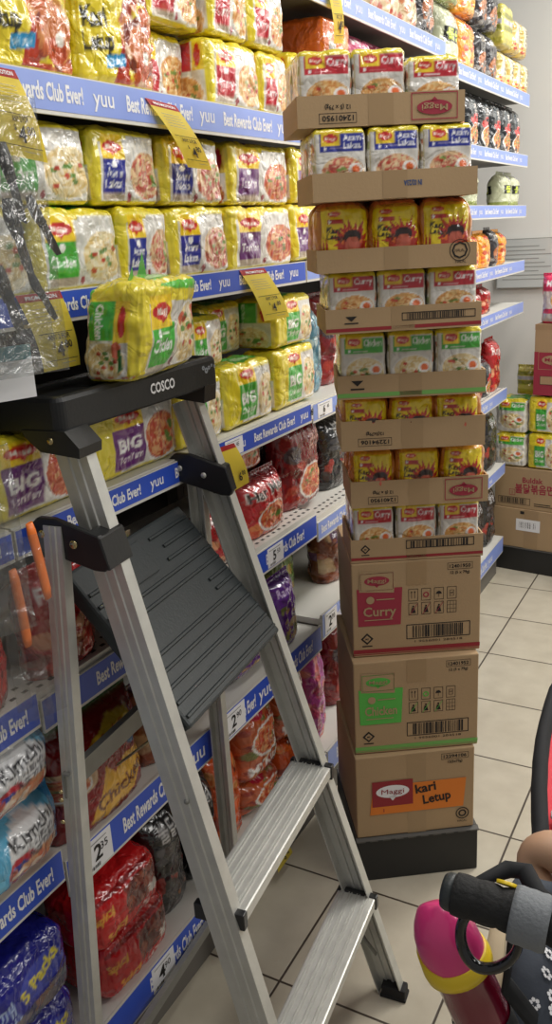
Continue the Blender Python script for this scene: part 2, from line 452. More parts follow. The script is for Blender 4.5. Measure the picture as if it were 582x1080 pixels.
def packet_mesh(name, W, D, H, arts, seed=0, r=0.014, puff=0.008, crumple=0.0035, cell=0.0032, material=None, sag=0.0, lean=0.0):
    """closed soft block. arts: dict front/left/right/top/back -> linear image array. Stands on z=0, front faces -Y."""
    nx, ny, nz = [max(6, int(round(d / cell))) for d in (W, D, H)]
    idx = {}; verts = []
    hx, hy, hz = W / 2, D / 2, H / 2; r = min(r, hx * .6, hy * .6, hz * .6)
    so = Vector((seed * 3.1, seed * 1.7, seed * 5.3))
    def vid(i, j, k):
        key = (i, j, k)
        if key in idx: return idx[key]
        px, py, pz = 2 * i / nx - 1, 2 * j / ny - 1, 2 * k / nz - 1
        p = Vector((px * hx, py * hy, pz * hz))
        q = Vector((max(-hx + r, min(hx - r, p.x)), max(-hy + r, min(hy - r, p.y)), max(-hz + r, min(hz - r, p.z))))
        d = p - q; n = d.normalized() if d.length > 0 else Vector((0, 0, 0))
        c = q + n * r
        b = puff * (1 - px * px) * (1 - pz * pz)
        c.y += py * b * 1.0; c.x += px * puff * 0.5 * (1 - py * py) * (1 - pz * pz)
        c.z += (pz > 0) * puff * 0.6 * (1 - px * px) * (1 - py * py)
        nz1 = noise.noise(c * 22 + so); nz2 = noise.noise(c * 60 + so); nz3 = abs(noise.noise(Vector((c.x * 90, c.y * 90, c.z * 12)) + so))
        k2 = 0.25 if pz < -0.85 else 1.0
        c += n * crumple * (nz1 * 1.1 + nz2 * 0.5 - nz3 * 0.7) * k2
        if sag: c.x += sag * (pz + 1) * hz
        if lean: c.y += lean * (pz + 1) * hz
        idx[key] = len(verts); verts.append((c.x, c.y, c.z + hz)); return idx[key]
    faces = []; corner = []
    def side(fn, na, nb, art, flip=False):
        if art is None: art = arts['front'] * 0 + 0.5
        gu, gv = np.meshgrid(np.arange(na + 1) / na, np.arange(nb + 1) / nb)
        C = sample(art, gu.ravel(), gv.ravel()).reshape(nb + 1, na + 1, 3)
        for b in range(nb):
            for a in range(na):
                q = [(a, b), (a + 1, b), (a + 1, b + 1), (a, b + 1)]
                faces.append([vid(*fn(x, y)) for x, y in q]); corner.extend(C[y, x] for x, y in q)
    g = arts.get
    side(lambda a, b: (a, 0, b), nx, nz, g('front'))
    side(lambda a, b: (nx - a, ny, b), nx, nz, g('back', g('front')))
    side(lambda a, b: (0, ny - a, b), ny, nz, g('left'))
    side(lambda a, b: (nx, a, b), ny, nz, g('right', g('left')))
    side(lambda a, b: (a, b, nz), nx, ny, g('top'))
    side(lambda a, b: (a, ny - b, 0), nx, ny, g('bottom', g('top')))
    me = bpy.data.meshes.new(name); me.from_pydata(verts, [], faces)
    me.polygons.foreach_set('use_smooth', [True] * len(faces))
    z0 = min(v[2] for v in verts)
    if abs(z0) > 1e-6:
        for v in me.vertices: v.co.z -= z0
    set_print(me, np.array(corner)); me.materials.append(material or FILM)
    return me

def pouch_mesh(name, W, D, H, art, back=None, seed=0, crumple=0.004, cell=0.0035, material=None, seal=0.012, flat_bottom=True):
    """a sealed pouch: belly in the middle, crimped band on top (and at the bottom when it is a pillow)"""
    nx, nz = int(W / cell), int(H / cell); verts = []; faces = []; corner = []
    so = Vector((seed * 2.3, seed * 4.1, seed))
    def P(i, k, s):
        u, v = i / nx, k / nz; z = v * H
        top = min(1, max(0, (H - seal - z) / (H * 0.30))); top = math.sqrt(max(0, 1 - (1 - top) ** 2))
        if flat_bottom: bot = 1 - 0.25 * (1 - min(1, z / (H * 0.12))) ** 2
        else: bot = min(1, max(0, (z - seal) / (H * 0.30))); bot = math.sqrt(max(0, 1 - (1 - bot) ** 2))
        sx = math.sqrt(max(0, 1 - abs(2 * u - 1) ** 3.0))
        t = D / 2 * top * bot * sx
        x = (u - 0.5) * W * (1 - 0.06 * top * bot + (0.03 * math.sin(v * 9 + seed)))
        c = Vector((x, s * t, z))
        w = noise.noise(c * 24 + so) * 1.0 + 0.6 * noise.noise(c * 60 + so) - 0.8 * abs(noise.noise(Vector((x * 60, s * 4, z * 14)) + so))
        edge = min(1, sx * 2) 
        c.y += s * crumple * w * edge * (0.3 + 0.7 * min(top, bot))
        if z > H - seal: c.y = 0.0015 * math.sin(i * 1.7) + s * 0.0006
        if not flat_bottom and z < seal: c.y = 0.0015 * math.sin(i * 1.7 + 1) + s * 0.0006
        return c
    F = [[0] * (nx + 1) for _ in range(nz + 1)]; B = [[0] * (nx + 1) for _ in range(nz + 1)]
    for k in range(nz + 1):
        for i in range(nx + 1):
            F[k][i] = len(verts); verts.append(P(i, k, -1))
            if i in (0, nx): B[k][i] = F[k][i]
            else: B[k][i] = len(verts); verts.append(P(i, k, 1))
    gu, gv = np.meshgrid(np.arange(nx + 1) / nx, np.arange(nz + 1) / nz)
    C = sample(art, gu.ravel(), gv.ravel()).reshape(nz + 1, nx + 1, 3)
    back = art if back is None else back
    Cb = sample(back, 1 - gu.ravel(), gv.ravel()).reshape(nz + 1, nx + 1, 3)
    for k in range(nz):
        for i in range(nx):
            q = [(k, i), (k, i + 1), (k + 1, i + 1), (k + 1, i)]
            faces.append([F[a][b] for a, b in q]); corner.extend(C[a, b] for a, b in q)
            q = q[::-1]
            faces.append([B[a][b] for a, b in q]); corner.extend(Cb[a, b] for a, b in q)
    for row, rev in ((0, True), (nz, False)):
        for i in range(nx):
            q = [F[row][i], F[row][i + 1], B[row][i + 1], B[row][i]]
            q = list(dict.fromkeys(q))
            if len(q) < 3: continue
            if rev: q = q[::-1]
            faces.append(q); corner.extend([C[row, i]] * len(q))
    me = bpy.data.meshes.new(name); me.from_pydata([tuple(v) for v in verts], [], faces)
    me.polygons.foreach_set('use_smooth', [True] * len(faces))
    set_print(me, np.array(corner)); me.materials.append(material or FOIL)
    return me

# ------------------------------------------------------------------ artwork of the packets
YEL = (232, 214, 50); LGREY = (222, 220, 213); YEL2 = (242, 208, 46)
GREEN = (70, 176, 60); BLUE = (34, 48, 150); PURP = (104, 34, 116); RED = (196, 36, 52)

def side_art(asp, panel, name, kind, seed):
    c = Cv(asp, LGREY, 80)
    c.rect(0, 0, 1, 0.06, YEL); c.rect(0, 0.93, 1, 1, YEL); c.rect(0.9, 0, 1, 1, YEL)
    c.rect(0.08, 0.52, 0.6, 0.93, panel)
    if name: c.text(name, 0.24, 0.72, 0.09, (255, 255, 255), rot=-PI / 2, width=0.36 / max(asp, .3))
    c.rect(0.62, 0.52, 0.9, 0.93, YEL2); c.ell(0.76, 0.73, 0.08, 0.17, (206, 36, 36))
    c.bowl(0.42, 0.18, 0.46, 0.28, kind, seed, egg=False)
    return c.lin()

def wide_front(panel, name, kind, seed, asp=1.55, big=False, name2=None):
    """shelf multipack: yellow edge, logo over a colour panel on the left, bowl on the right"""
    c = Cv(asp, LGREY, 120)
    rr = random.Random(seed)
    c.rect(0, 0.0, 1, 0.05, YEL); c.rect(0, 0.9, 1, 1, YEL); c.rect(0, 0, 0.1, 1, YEL)
    c.poly([(0.1, 1), (0.55, 1), (0.5, 0.86), (0.1, 0.8)], YEL)
    c.rect(0.13, 0.16, 0.44, 0.62, panel); c.logo(0.13, 0.60, 0.44, 0.90)
    c.rect(0.13, 0.06, 0.44, 0.16, (186, 170, 150))
    c.ell(0.285, 0.53, 0.035, 0.05, (255, 255, 255))
    if big:
        c.text('BIG', 0.285, 0.33, 0.15, (255, 255, 255), width=0.22, bold=0.03)
        c.text(name, 0.285, 0.20, 0.08, (255, 255, 255), width=0.25)
    elif name2:
        c.text(name, 0.285, 0.37, 0.11, (255, 255, 255), width=0.2, bold=0.02)
        c.text(name2, 0.285, 0.22, 0.11, (255, 255, 255), width=0.22, bold=0.02)
    else: c.text(name, 0.285, 0.29, 0.13, (255, 255, 255), width=0.26, bold=0.02)
    c.bowl(0.77, 0.38, 0.29, 0.36, kind, seed, egg=False)
    c.rect(0.48, 0.0, 0.52, 0.1, (170, 40, 40)) if seed % 2 else None
    c.ell(0.5, 0.12, 0.03, 0.05, (150, 30, 50))
    return c.lin()

def top_art(col2=None, asp=1.8):
    c = Cv(asp, YEL, 60)
    if col2:
        c.poly([(0.3, 0.1), (1, 0.25), (1, 0.8), (0.35, 0.7)], col2)
        c.ell(0.6, 0.4, 0.2, 0.1, (246, 246, 230), 0.6)
    return c.lin()

def tray_front(panel, name, kind, seed, name2=None):
    c = Cv(0.9, (222, 219, 212), 100)
    c.rect(0, 0.93, 1, 1, YEL); c.rect(0.0, 0.0, 0.03, 0.9, (196, 186, 150))
    c.rect(0.12, 0.68, 0.95, 0.92, panel)
    c.rect(0.15, 0.76, 0.5, 0.96, YEL2); c.ell(0.325, 0.86, 0.14, 0.06, (206, 36, 36)); c.text('Maggi', 0.325, 0.837, 0.045, (255, 240, 220), width=0.2)
    if name2:
        c.text(name, 0.73, 0.825, 0.075, (255, 255, 255), width=0.34, bold=0.02); c.text(name2, 0.73, 0.72, 0.075, (255, 255, 255), width=0.34, bold=0.02)
    else: c.text(name, 0.73, 0.79, 0.10, (255, 255, 255), width=0.38, bold=0.02)
    c.ell(0.22, 0.72, 0.025, 0.025, (255, 255, 255)); c.rect(0.3, 0.71, 0.62, 0.722, (240, 220, 220))
    c.bowl(0.55, 0.36, 0.46, 0.27, kind, seed, egg=True)
    return c.lin()

def flame_front(seed):
    """yellow hot curry bag: red flames rising round a dark bowl, black brush lettering"""
    c = Cv(0.85, (240, 214, 30), 110); rr = random.Random(seed)
    c.rect(0, 0.9, 1, 1, (232, 120, 60), 0.5)
    def flames(cx, cy, r, col, n, k):
        for i in range(n):
            a = PI * (i + 0.5) / n + rr.uniform(-.08, .08); R_ = r * rr.uniform(1.1, 1.6) * k
            w = 0.10
            c.poly([(cx + r * 0.8 * math.cos(a - w * 2), cy + r * 0.8 * math.sin(a - w * 2)), (cx + R_ * math.cos(a + 0.08), cy + R_ * math.sin(a + 0.08)), (cx + r * 0.8 * math.cos(a + w * 2), cy + r * 0.8 * math.sin(a + w * 2))], col)
    flames(0.62, 0.36, 0.30, (186, 40, 30), 11, 1.05)
    for x in (0.04, 0.12, 0.9): c.poly([(x - .06, 0), (x + .02, 0.54), (x + .1, 0)], (180, 42, 30))
    c.ell(0.62, 0.30, 0.27, 0.30, (176, 44, 30)); flames(0.62, 0.38, 0.2, (232, 120, 40), 9, 0.9)
    c.ell(0.64, 0.50, 0.17, 0.10, (44, 22, 18)); c.ell(0.64, 0.38, 0.14, 0.12, (198, 96, 74))
    c.mottled(0.45, 0.02, 0.85, 0.16, [(120, 30, 24), (214, 120, 50), (236, 190, 120)], 40, 0.03, seed)
    c.logo(0.16, 0.77, 0.44, 0.91); c.rect(0.16, 0.69, 0.46, 0.76, (192, 44, 36)); c.ell(0.21, 0.725, 0.025, 0.025, (255, 255, 255))
    c.text('Kari', 0.27, 0.56, 0.085, (30, 24, 20), rot=-0.15, width=0.26, bold=0.03); c.text('Letup', 0.31, 0.46, 0.085, (30, 24, 20), rot=-0.15, width=0.34, bold=0.03)
    return c.lin()

def letup_front(seed):
    """big yellow packet with rust-red food and black brush words, blue badge"""
    c = Cv(1.25, (236, 214, 44), 120); rr = random.Random(seed)
    c.mottled(0.48, 0.0, 1, 1, [(196, 72, 40), (214, 110, 60), (160, 50, 36), (226, 150, 90), (232, 200, 170), (120, 40, 30)], 90, 0.07, seed)
    c.poly([(0.38, 0), (0.62, 0.0), (0.5, 0.45), (0.42, 0.2)], (190, 60, 40)); c.ell(0.75, 0.40, 0.17, 0.19, (206, 116, 62)); c.ell(0.78, 0.2, 0.12, 0.12, (198, 80, 40))
    c.ell(0.82, 0.3, 0.05, 0.06, (240, 236, 226))
    c.logo(0.08, 0.74, 0.36, 0.96); c.text('Kari', 0.2, 0.50, 0.17, (36, 34, 26), rot=0.1, width=0.26, bold=0.04); c.text('Letup', 0.22, 0.30, 0.15, (36, 34, 26), rot=0.1, width=0.32, bold=0.04)
    c.poly([(0.28, 0.14), (0.52, 0.19), (0.52, 0.31), (0.28, 0.26)], (40, 150, 206)); c.text('NEW LOOK', 0.4, 0.19, 0.055, (255, 255, 255), rot=0.12, width=0.2)
    c.rect(0, 0, 1, 0.03, YEL)
    return c.lin()

def generic(asp, base, words, seed, cols, blobs=None, band=None, res=90):
    """other brands' packets: base colour, a food area, words (text, cx, cy, h, colour, width, rot)"""
    c = Cv(asp, base, res)
    if band: c.rect(*band[0], band[1])
    if blobs: c.mottled(*blobs[0], cols, blobs[1], blobs[2], seed)
    else: c.bowl(0.6, 0.28, 0.36, 0.24, cols, seed, egg=False)
    for w in words:
        t, cx, cy, h, col, wd, rot = w
        c.text(t, cx, cy, h, col, rot=rot, width=wd, bold=0.03)
    return c.lin()

WH = (250, 248, 244)
ART = {}
def art(name):
    if name in ART: return ART[name]
    if name == 'harmee':
        a = generic(0.95, (190, 34, 40), [('Har Mee', 0.5, 0.66, 0.15, (28, 16, 16), 0.8, 0.08), ('Har Mee', 0.49, 0.665, 0.15, WH, 0.8, 0.08)], 3, 'tomyam')
        c = Cv(0.95, (190, 34, 40), 110); c.mottled(0, 0, 1, 0.45, [(214, 90, 50), (180, 40, 36), (230, 150, 80)], 40, .08, 2); c.bowl(0.56, 0.28, 0.36, 0.24, 'tomyam', 4, False)
        c.text('Har Mee', 0.5, 0.64, 0.16, WH, rot=.08, width=0.84, bold=.06); c.text('Har Mee', 0.5, 0.645, 0.15, (30, 14, 14), rot=.08, width=0.8, bold=.02); c.rect(0, 0.86, 1, 1, (120, 24, 28)); a = c.lin()
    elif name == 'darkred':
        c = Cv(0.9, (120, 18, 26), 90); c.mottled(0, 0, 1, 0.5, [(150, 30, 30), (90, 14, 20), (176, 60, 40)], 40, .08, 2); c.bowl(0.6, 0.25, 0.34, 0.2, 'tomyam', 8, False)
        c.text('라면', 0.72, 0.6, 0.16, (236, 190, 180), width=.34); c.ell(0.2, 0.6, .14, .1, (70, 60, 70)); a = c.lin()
    elif name == 'purple':
        c = Cv(0.7, (92, 44, 132), 90); c.mottled(0.1, 0, 1, 0.6, [(176, 150, 80), (120, 130, 60), (92, 44, 132), (60, 24, 90), (214, 190, 140)], 45, .09, 5); c.text('Ramen', .5, .75, .1, (236, 220, 250), width=.6); a = c.lin()
    elif name == 'brown':
        c = Cv(1.2, (116, 62, 40), 80); c.mottled(0, 0, 1, 1, [(150, 80, 50), (90, 46, 34), (190, 130, 90), (90, 50, 100), (206, 180, 140)], 60, .08, 6); a = c.lin()
    elif name == 'mykuali':
        c = Cv(0.72, (186, 92, 52), 100); c.mottled(0, 0.0, 1, 0.85, [(206, 96, 50), (150, 50, 36), (220, 160, 100), (110, 120, 60), (130, 40, 40)], 70, .09, 7)
        c.bowl(0.55, 0.5, 0.4, 0.24, 'tomyam', 3, False); c.ell(0.4, 0.86, 0.16, 0.06, (186, 30, 60)); c.text('My', .4, .845, .04, WH, width=.14); c.text('MYKuali', 0.5, 0.10, 0.13, WH, rot=.1, width=.8, bold=.03); a = c.lin()
    elif name == 'orangefood':
        c = Cv(0.72, (206, 84, 34), 90); c.mottled(0, 0, 1, 1, [(230, 110, 44), (150, 50, 26), (90, 34, 26), (214, 150, 90)], 60, .09, 9); c.ell(.6, .3, .2, .14, (230, 96, 40)); a = c.lin()
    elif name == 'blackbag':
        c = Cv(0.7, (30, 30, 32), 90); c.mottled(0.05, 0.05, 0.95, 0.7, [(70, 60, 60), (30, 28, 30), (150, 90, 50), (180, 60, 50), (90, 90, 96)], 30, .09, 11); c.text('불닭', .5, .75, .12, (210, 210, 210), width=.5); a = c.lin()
    elif name == 'blackred':
        c = Cv(0.62, (38, 42, 46), 100); c.ell(.5, .68, .3, .16, (70, 78, 84)); c.ell(.55, .47, .34, .12, (206, 60, 60)); c.bowl(.55, .24, .38, .2, 'fried', 5, False); c.text('辛', .5, .6, .14, (230, 220, 214), width=.26); c.mottled(0, 0, 1, 1, [(40, 44, 50), (110, 114, 118), (24, 26, 28)], 14, .06, 3); a = c.lin()
    elif name == 'gold':
        c = Cv(0.5, (206, 180, 100), 100); c.mottled(0, 0, 1, 1, [(220, 196, 120), (190, 160, 70), (236, 222, 170)], 30, .1, 3); c.rect(0.25, .25, .75, .8, (232, 224, 196)); c.text('炒麵', .5, .5, .1, (60, 50, 40), rot=-PI / 2, width=.9); c.mottled(.1, .05, .9, .25, [(214, 90, 40), (180, 50, 30)], 10, .08, 1); c.rect(0, .93, 1, 1, (60, 54, 34)); a = c.lin()
    elif name == 'goldside':
        c = Cv(0.8, (214, 204, 90), 80)
        for i, k in enumerate([(196, 186, 70), (226, 214, 120), (150, 150, 60), (196, 196, 206), (150, 150, 60), (226, 214, 120)]): c.rect(0.06, .06 + i * .15, .94, .18 + i * .15, k)
        a = c.lin()
    elif name == 'blackgold':
        c = Cv(0.5, (52, 50, 54), 90); c.ell(.5, .3, .34, .2, (180, 110, 66)); c.mottled(0, 0, 1, 1, [(80, 80, 86), (40, 40, 44), (150, 146, 140), (200, 120, 70)], 26, .1, 4); c.text('拉麵', .5, .7, .09, (220, 210, 190), width=.6); a = c.lin()
    elif name == 'whitegreen':
        c = Cv(0.62, (208, 212, 178), 100); c.rect(0, 0, 1, .16, (150, 160, 90)); c.rect(.1, .36, .95, .60, (28, 30, 26)); c.text('물냉', .52, .41, .14, (214, 232, 70), width=.7, bold=.03); c.ell(.7, .82, .22, .08, (150, 140, 160)); a = c.lin()
    elif name == 'orangebag':
        c = Cv(0.6, (236, 158, 44), 90); c.mottled(0.1, 0.1, 1, .6, [(214, 90, 40), (244, 190, 90), (196, 60, 36), (250, 226, 170)], 30, .1, 8); c.text('Mi', .5, .75, .12, (190, 40, 36), width=.5); a = c.lin()
    elif name == 'orangeblock':
        c = Cv(1.5, (232, 118, 36), 80); c.rect(.2, .1, .42, .5, (196, 190, 186)); c.bars = None
        for i in range(9): c.rect(.22 + i * .022, .14, .23 + i * .022, .46, (60, 50, 50))
        c.text('Mee', .7, .5, .2, (250, 190, 120), width=.4); a = c.lin()
    elif name == 'pink':
        c = Cv(1.2, (226, 110, 150), 80); c.mottled(0, 0, 1, .6, [(240, 180, 190), (226, 90, 130), (246, 220, 214)], 30, .1, 8); c.text('Mi Segera', .5, .65, .13, WH, width=.7, rot=-.1); a = c.lin()
    elif name == 'pinkpack':
        c = Cv(1.1, (214, 50, 92), 90); c.rect(.08, .3, .92, .64, (226, 214, 206)); c.bowl(.6, .46, .3, .16, 'curry', 3, False); c.text('Mi', .3, .74, .12, WH, width=.2); c.rect(.1, .05, .9, .2, (200, 196, 190)); a = c.lin()
    elif name == 'noodlebag':
        c = Cv(0.75, (214, 190, 150), 90); c.mottled(0, 0, 1, 1, [(236, 214, 170), (206, 120, 80), (190, 70, 60), (150, 160, 90), (240, 234, 220)], 80, .07, 12); c.rect(.1, .75, .8, .9, (206, 50, 50)); a = c.lin()
    elif name == 'redbag':
        c = Cv(0.8, (176, 30, 34), 80); c.mottled(0, 0, 1, .5, [(120, 24, 24), (206, 60, 44), (226, 170, 120)], 30, .1, 8); c.text('Ramyun', .5, .7, .14, WH, width=.8); a = c.lin()
    elif name == 'bluesea':
        c = Cv(0.8, (60, 110, 130), 80); c.mottled(0, 0, 1, 1, [(80, 140, 160), (40, 70, 90), (190, 206, 206), (120, 160, 170)], 50, .09, 8); a = c.lin()
    elif name == 'kimchi':
        c = Cv(1.25, (98, 178, 214), 130); c.poly([(0, 0), (.4, 0), (.2, 1), (0, 1)], (120, 196, 226)); c.ell(.66, .62, .26, .28, (230, 230, 230)); c.ell(.50, .46, .13, .13, (190, 40, 56)); c.ell(.47, .40, .12, .1, (44, 60, 150))
        c.ell(.68, .25, .30, .24, (206, 150, 110)); c.mottled(.36, .05, .98, .46, [(214, 130, 90), (196, 90, 60), (236, 190, 150), (240, 226, 206)], 60, .06, 7)
        c.text('Kimchi', .66, .68, .14, (24, 24, 28), rot=.1, width=.42, bold=.02); c.text('김치라면', .68, .57, .075, (60, 60, 66), rot=.1, width=.3); c.text('泡菜拉麵', .70, .47, .075, (60, 60, 66), rot=.1, width=.28); c.rect(.9, 0, 1, 1, (60, 140, 190)); a = c.lin()
    elif name == 'bluefive':
        c = Cv(1.5, (30, 34, 140), 130); c.ell(.72, .66, .20, .20, (70, 80, 180)); c.text('5 Packs', .72, .62, .15, (244, 226, 80), rot=.35, width=.36, bold=.04)
        c.text('김통깨', .3, .5, .15, (176, 196, 226), rot=.1, width=.36, bold=.01); c.text('메밀소바', .32, .32, .13, (176, 196, 226), rot=.1, width=.4); c.mottled(.4, .0, 1, .42, [(60, 60, 90), (130, 120, 120), (150, 110, 90), (90, 100, 110)], 70, .06, 3); a = c.lin()
    elif name == 'redfive':
        c = Cv(1.5, (200, 26, 30), 130); c.ell(.66, .62, .26, .26, (110, 34, 30)); c.mottled(.42, .38, .92, .86, [(130, 50, 34), (90, 30, 26), (160, 80, 50)], 50, .05, 3)
        c.ell(.84, .42, .08, .1, (220, 214, 206)); c.text('辣', .80, .36, .16, (240, 236, 230), width=.12)
        for x, y, s_ in ((.16, .62, 'Spicy'), (.3, .24, 'Spicy')): c.text(s_, x, y, .15, (236, 170, 60), rot=.3, width=.26, bold=.04)
        c.text('火鸡面', .6, .14, .12, (236, 220, 214), rot=.25, width=.34); c.rect(0, .9, 1, 1, (150, 20, 24)); a = c.lin()
    elif name == 'redchicken':
        c = Cv(0.9, (140, 24, 26), 130); c.poly([(.18, .70), (.6, .9), (.84, .86), (.80, .72), (.3, .58)], (226, 190, 50)); c.text('Mi Sedap', .52, .74, .07, (150, 30, 26), rot=.22, width=.42)
        c.ell(.08, .52, .26, .15, (214, 180, 140)); c.bowl(.06, .50, .22, .12, 'tomyam', 4, False)
        c.poly([(.22, .1), (.36, .32), (.44, .52), (.54, .40), (.66, .50), (.98, .44), (1, .22), (.7, .10), (.4, .04)], (220, 168, 60)); c.text('Chicken', .62, .18, .13, (90, 30, 20), rot=.14, width=.62, bold=.02); c.text('flavour', .68, .08, .05, (120, 50, 30), rot=.14, width=.3)
        c.ell(.84, .60, .12, .08, (60, 110, 160)); c.rect(0, .95, 1, 1, (60, 110, 50)); a = c.lin()
    elif name == 'magenta':
        c = Cv(0.7, (170, 60, 150), 80); c.mottled(0, 0, 1, 1, [(214, 90, 90), (170, 60, 150), (226, 160, 140), (150, 40, 80)], 50, .1, 3); a = c.lin()
    elif name == 'greencurry':
        c = Cv(1, (100, 130, 60), 80); c.mottled(0, 0, 1, 1, [(150, 150, 80), (80, 100, 50), (190, 160, 90)], 40, .1, 3); a = c.lin()
    else: raise KeyError(name)
    ART[name] = a
    return a

def solid(rgb): return Cv(1, rgb, 24).lin()

# ------------------------------------------------------------------ packet kinds (one shared body per kind and wrinkle variant)
_PM = {}
def maggi_pack(kind, W=0.2, D=0.1, H=0.132, var=0, cell=0.0034):
    key = (kind, round(W, 3), round(D, 3), round(H, 3), var)
    if key in _PM: return _PM[key]
    T = dict(curry=(RED, 'Curry', None, 'curry', False), chicken=(GREEN, 'Chicken', None, 'chicken', False),
             laksa=(BLUE, 'Asam', 'Laksa', 'laksa', False), tomyam=(PURP, 'TomYam', None, 'tomyam', False),
             bigtom=(PURP, 'TomYam', None, 'tomyam', True), bigchicken=(GREEN, 'Chicken', None, 'chicken', True))
    if kind == 'letup':
        f = letup_front(var + 1); A = dict(front=f, left=solid((226, 206, 50)), top=top_art())
        me = packet_mesh('packet_body', W, D, H, A, seed=var + 2, puff=0.014, crumple=0.007, cell=cell, material=FOIL)
    else:
        p, n1, n2, k, big = T[kind]
        if big:
            c = Cv(W / H, LGREY, 110); c.rect(0, 0, .3, 1, YEL); c.rect(0, .88, 1, 1, YEL); c.rect(0, 0, 1, .05, YEL)
            c.rect(.24, .1, .58, .68, p); c.logo(.26, .68, .58, .97); c.text('BIG', .41, .36, .17, WH, width=.26, bold=.04); c.text(n1, .41, .2, .1, WH, width=.28); c.bowl(.80, .40, .22, .40, k, 3 + var, False)
            f = c.lin()
        else: f = wide_front(p, n1, k, var + 1, W / H, False, n2)
        A = dict(front=f, left=side_art(D / H, p, ('BIG ' if big else '') + (n1 if not n2 else 'Laksa'), k, var + 3), top=top_art(p if kind in ('chicken', 'bigchicken', 'tomyam') else None))
        me = packet_mesh('packet_body', W, D, H, A, seed=var * 3 + len(kind), puff=0.009, crumple=0.0045, cell=cell)
    _PM[key] = me
    return me
# ================================================================== THE SETTING
TILE = 0.36
CAMH = 4.63856 * TILE
def quad_obj(name, pts, m):
    bm = bmesh.new(); bm.faces.new([bm.verts.new(p) for p in pts])
    o = build(name, bm, m, smooth='raw'); tag(o, kind='structure'); return o
fm = floor_mat(TILE, -2.32765800 * TILE, 7.81800328 * TILE)
bm = bmesh.new(); box(bm, -2.2, 4.0, -2.0, 5.0, -0.05, 0)
tag(build('floor', bm, fm), kind='structure')
bm = bmesh.new(); box(bm, -2.2, 4.0, 4.62, 4.72, 0, 3.4)
tag(build('wall_back', bm, M['wall']), kind='structure')
bm = bmesh.new(); box(bm, -2.2, 4.0, 4.605, 4.62, 0, 0.1)
tag(build('baseboard_back', bm, M['plinth']), kind='structure')

# ================================================================== SHELVING BAYS
def make_bay(y0, y1, levels, label, pale=False, ycut=None, seed=0):
    ln = y1 - y0; root = empty('shelving_bay', (-1.0, y0, 0))
    tag(root, label, 'shelving', 'shop shelving bays along the aisle')
    top = 2.36
    bm = bmesh.new(); box(bm, -0.50, -0.47, 0.0, (ycut or ln) - 0.004, 0.02, 1.2); box(bm, -0.50, -0.47, 0, ln - 0.004, 1.2, top)
    build('back_panel', bm, M['panel'], root)
    for yy in (0.0, ln - 0.034):
        bm = bmesh.new(); box(bm, -0.468, -0.43, yy, yy + 0.03, 0, top if yy == 0 or not ycut else top)
        build('upright', bm, M['shelfd'], root)
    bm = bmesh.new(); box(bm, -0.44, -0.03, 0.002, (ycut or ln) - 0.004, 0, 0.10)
    build('kick_plate', bm, M['shelfd'], root)
    for li, (z, rt, rb, d) in enumerate(levels):
        L_ = (ycut if (ycut and z < 1.0) else ln) - 0.004
        bm = bmesh.new()
        box(bm, -d, -0.006, 0.002, L_, z - 0.018, z, 0)
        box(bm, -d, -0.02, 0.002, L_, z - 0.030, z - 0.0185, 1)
        if 0.9 < z < 0.97:
            k = int(L_ / 0.028)
            for i in range(k):
                for xx in (-0.022, -0.045):
                    y = 0.02 + i * 0.028; F = Face(bm, (xx, y, z), (1, 0, 0), (0, 1, 0)); F.rect(-0.004, 0, 0.004, 0.012, 2)
        sh = build('shelf', bm, [M['shelf'], M['shelfd'], M['hole']], root)
        bm = bmesh.new()
        box(bm, -0.005, 0.0, 0.002, L_, rb - 0.006, rt + 0.002, 0)
        h = rt - rb
        F = Face(bm, (0.0, 0, rb), (0, 1, 0), (0, 0, 1))
        F.rect(0.004, 0, L_ - 0.002, h, 1)
        x = 0.02 + (seed * 37 + li * 53) % 17 * 0.01 if seed != 1 else (L_ - 0.235) % 0.32
        tm = 2
        while x < L_ - 0.22:
            F.text('Best Rewards Club Ever!', x + 0.105, h * 0.28, h * 0.46, tm, width=0.205, bold=0.03)
            if x + 0.29 < L_: F.text('yuu', x + 0.26, h * 0.30, h * 0.5, tm, bold=0.01)
            x += 0.32
        build('price_rail', bm, [M['shelf'], M['rail_lit'] if (pale or z > 1.8) else M['rail'], M['white']], sh)
    return root

make_bay(-0.14, 0.93, [(1.925, 1.925, 1.872, 0.42), (1.595, 1.60, 1.557, 0.42), (1.25, 1.245, 1.203, 0.42), (0.962, 0.962, 0.905, 0.42), (0.645, 0.648, 0.588, 0.42), (0.20, 0.198, 0.125, 0.44)],
         'nearest shelving bay at the left edge, mostly behind hanging clear bags', seed=1)
make_bay(0.93, 2.0, [(1.925, 1.925, 1.872, 0.42), (1.595, 1.60, 1.557, 0.42), (1.25, 1.245, 1.203, 0.42), (0.955, 0.942, 0.887, 0.42), (0.61, 0.615, 0.545, 0.42), (0.20, 0.198, 0.125, 0.44)],
         'shelving bay of instant noodles with blue price rails behind the step ladder', seed=2)
make_bay(2.0, 3.1, [(2.24, 2.24, 2.195, 0.42), (1.945, 1.945, 1.905, 0.42), (1.60, 1.60, 1.557, 0.42), (1.245, 1.24, 1.198, 0.42), (0.93, 0.915, 0.868, 0.42), (0.63, 0.64, 0.57, 0.42), (0.20, 0.198, 0.125, 0.44)],
         'shelving bay hidden behind the tall carton tower, price rail painted as lit above it', pale=True, seed=3)
make_bay(3.1, 4.3, [(2.195, 2.197, 2.15, 0.42), (1.94, 1.944, 1.90, 0.42), (1.725, 1.73, 1.685, 0.42), (1.485, 1.488, 1.443, 0.42), (1.295, 1.297, 1.252, 0.42), (0.93, 0.932, 0.885, 0.42), (0.57, 0.572, 0.525, 0.42), (0.2, .198, .125, .44)],
         'far shelving bay ending at the grey wall, with blue price rails painted as lit', pale=True, ycut=0.93, seed=4)

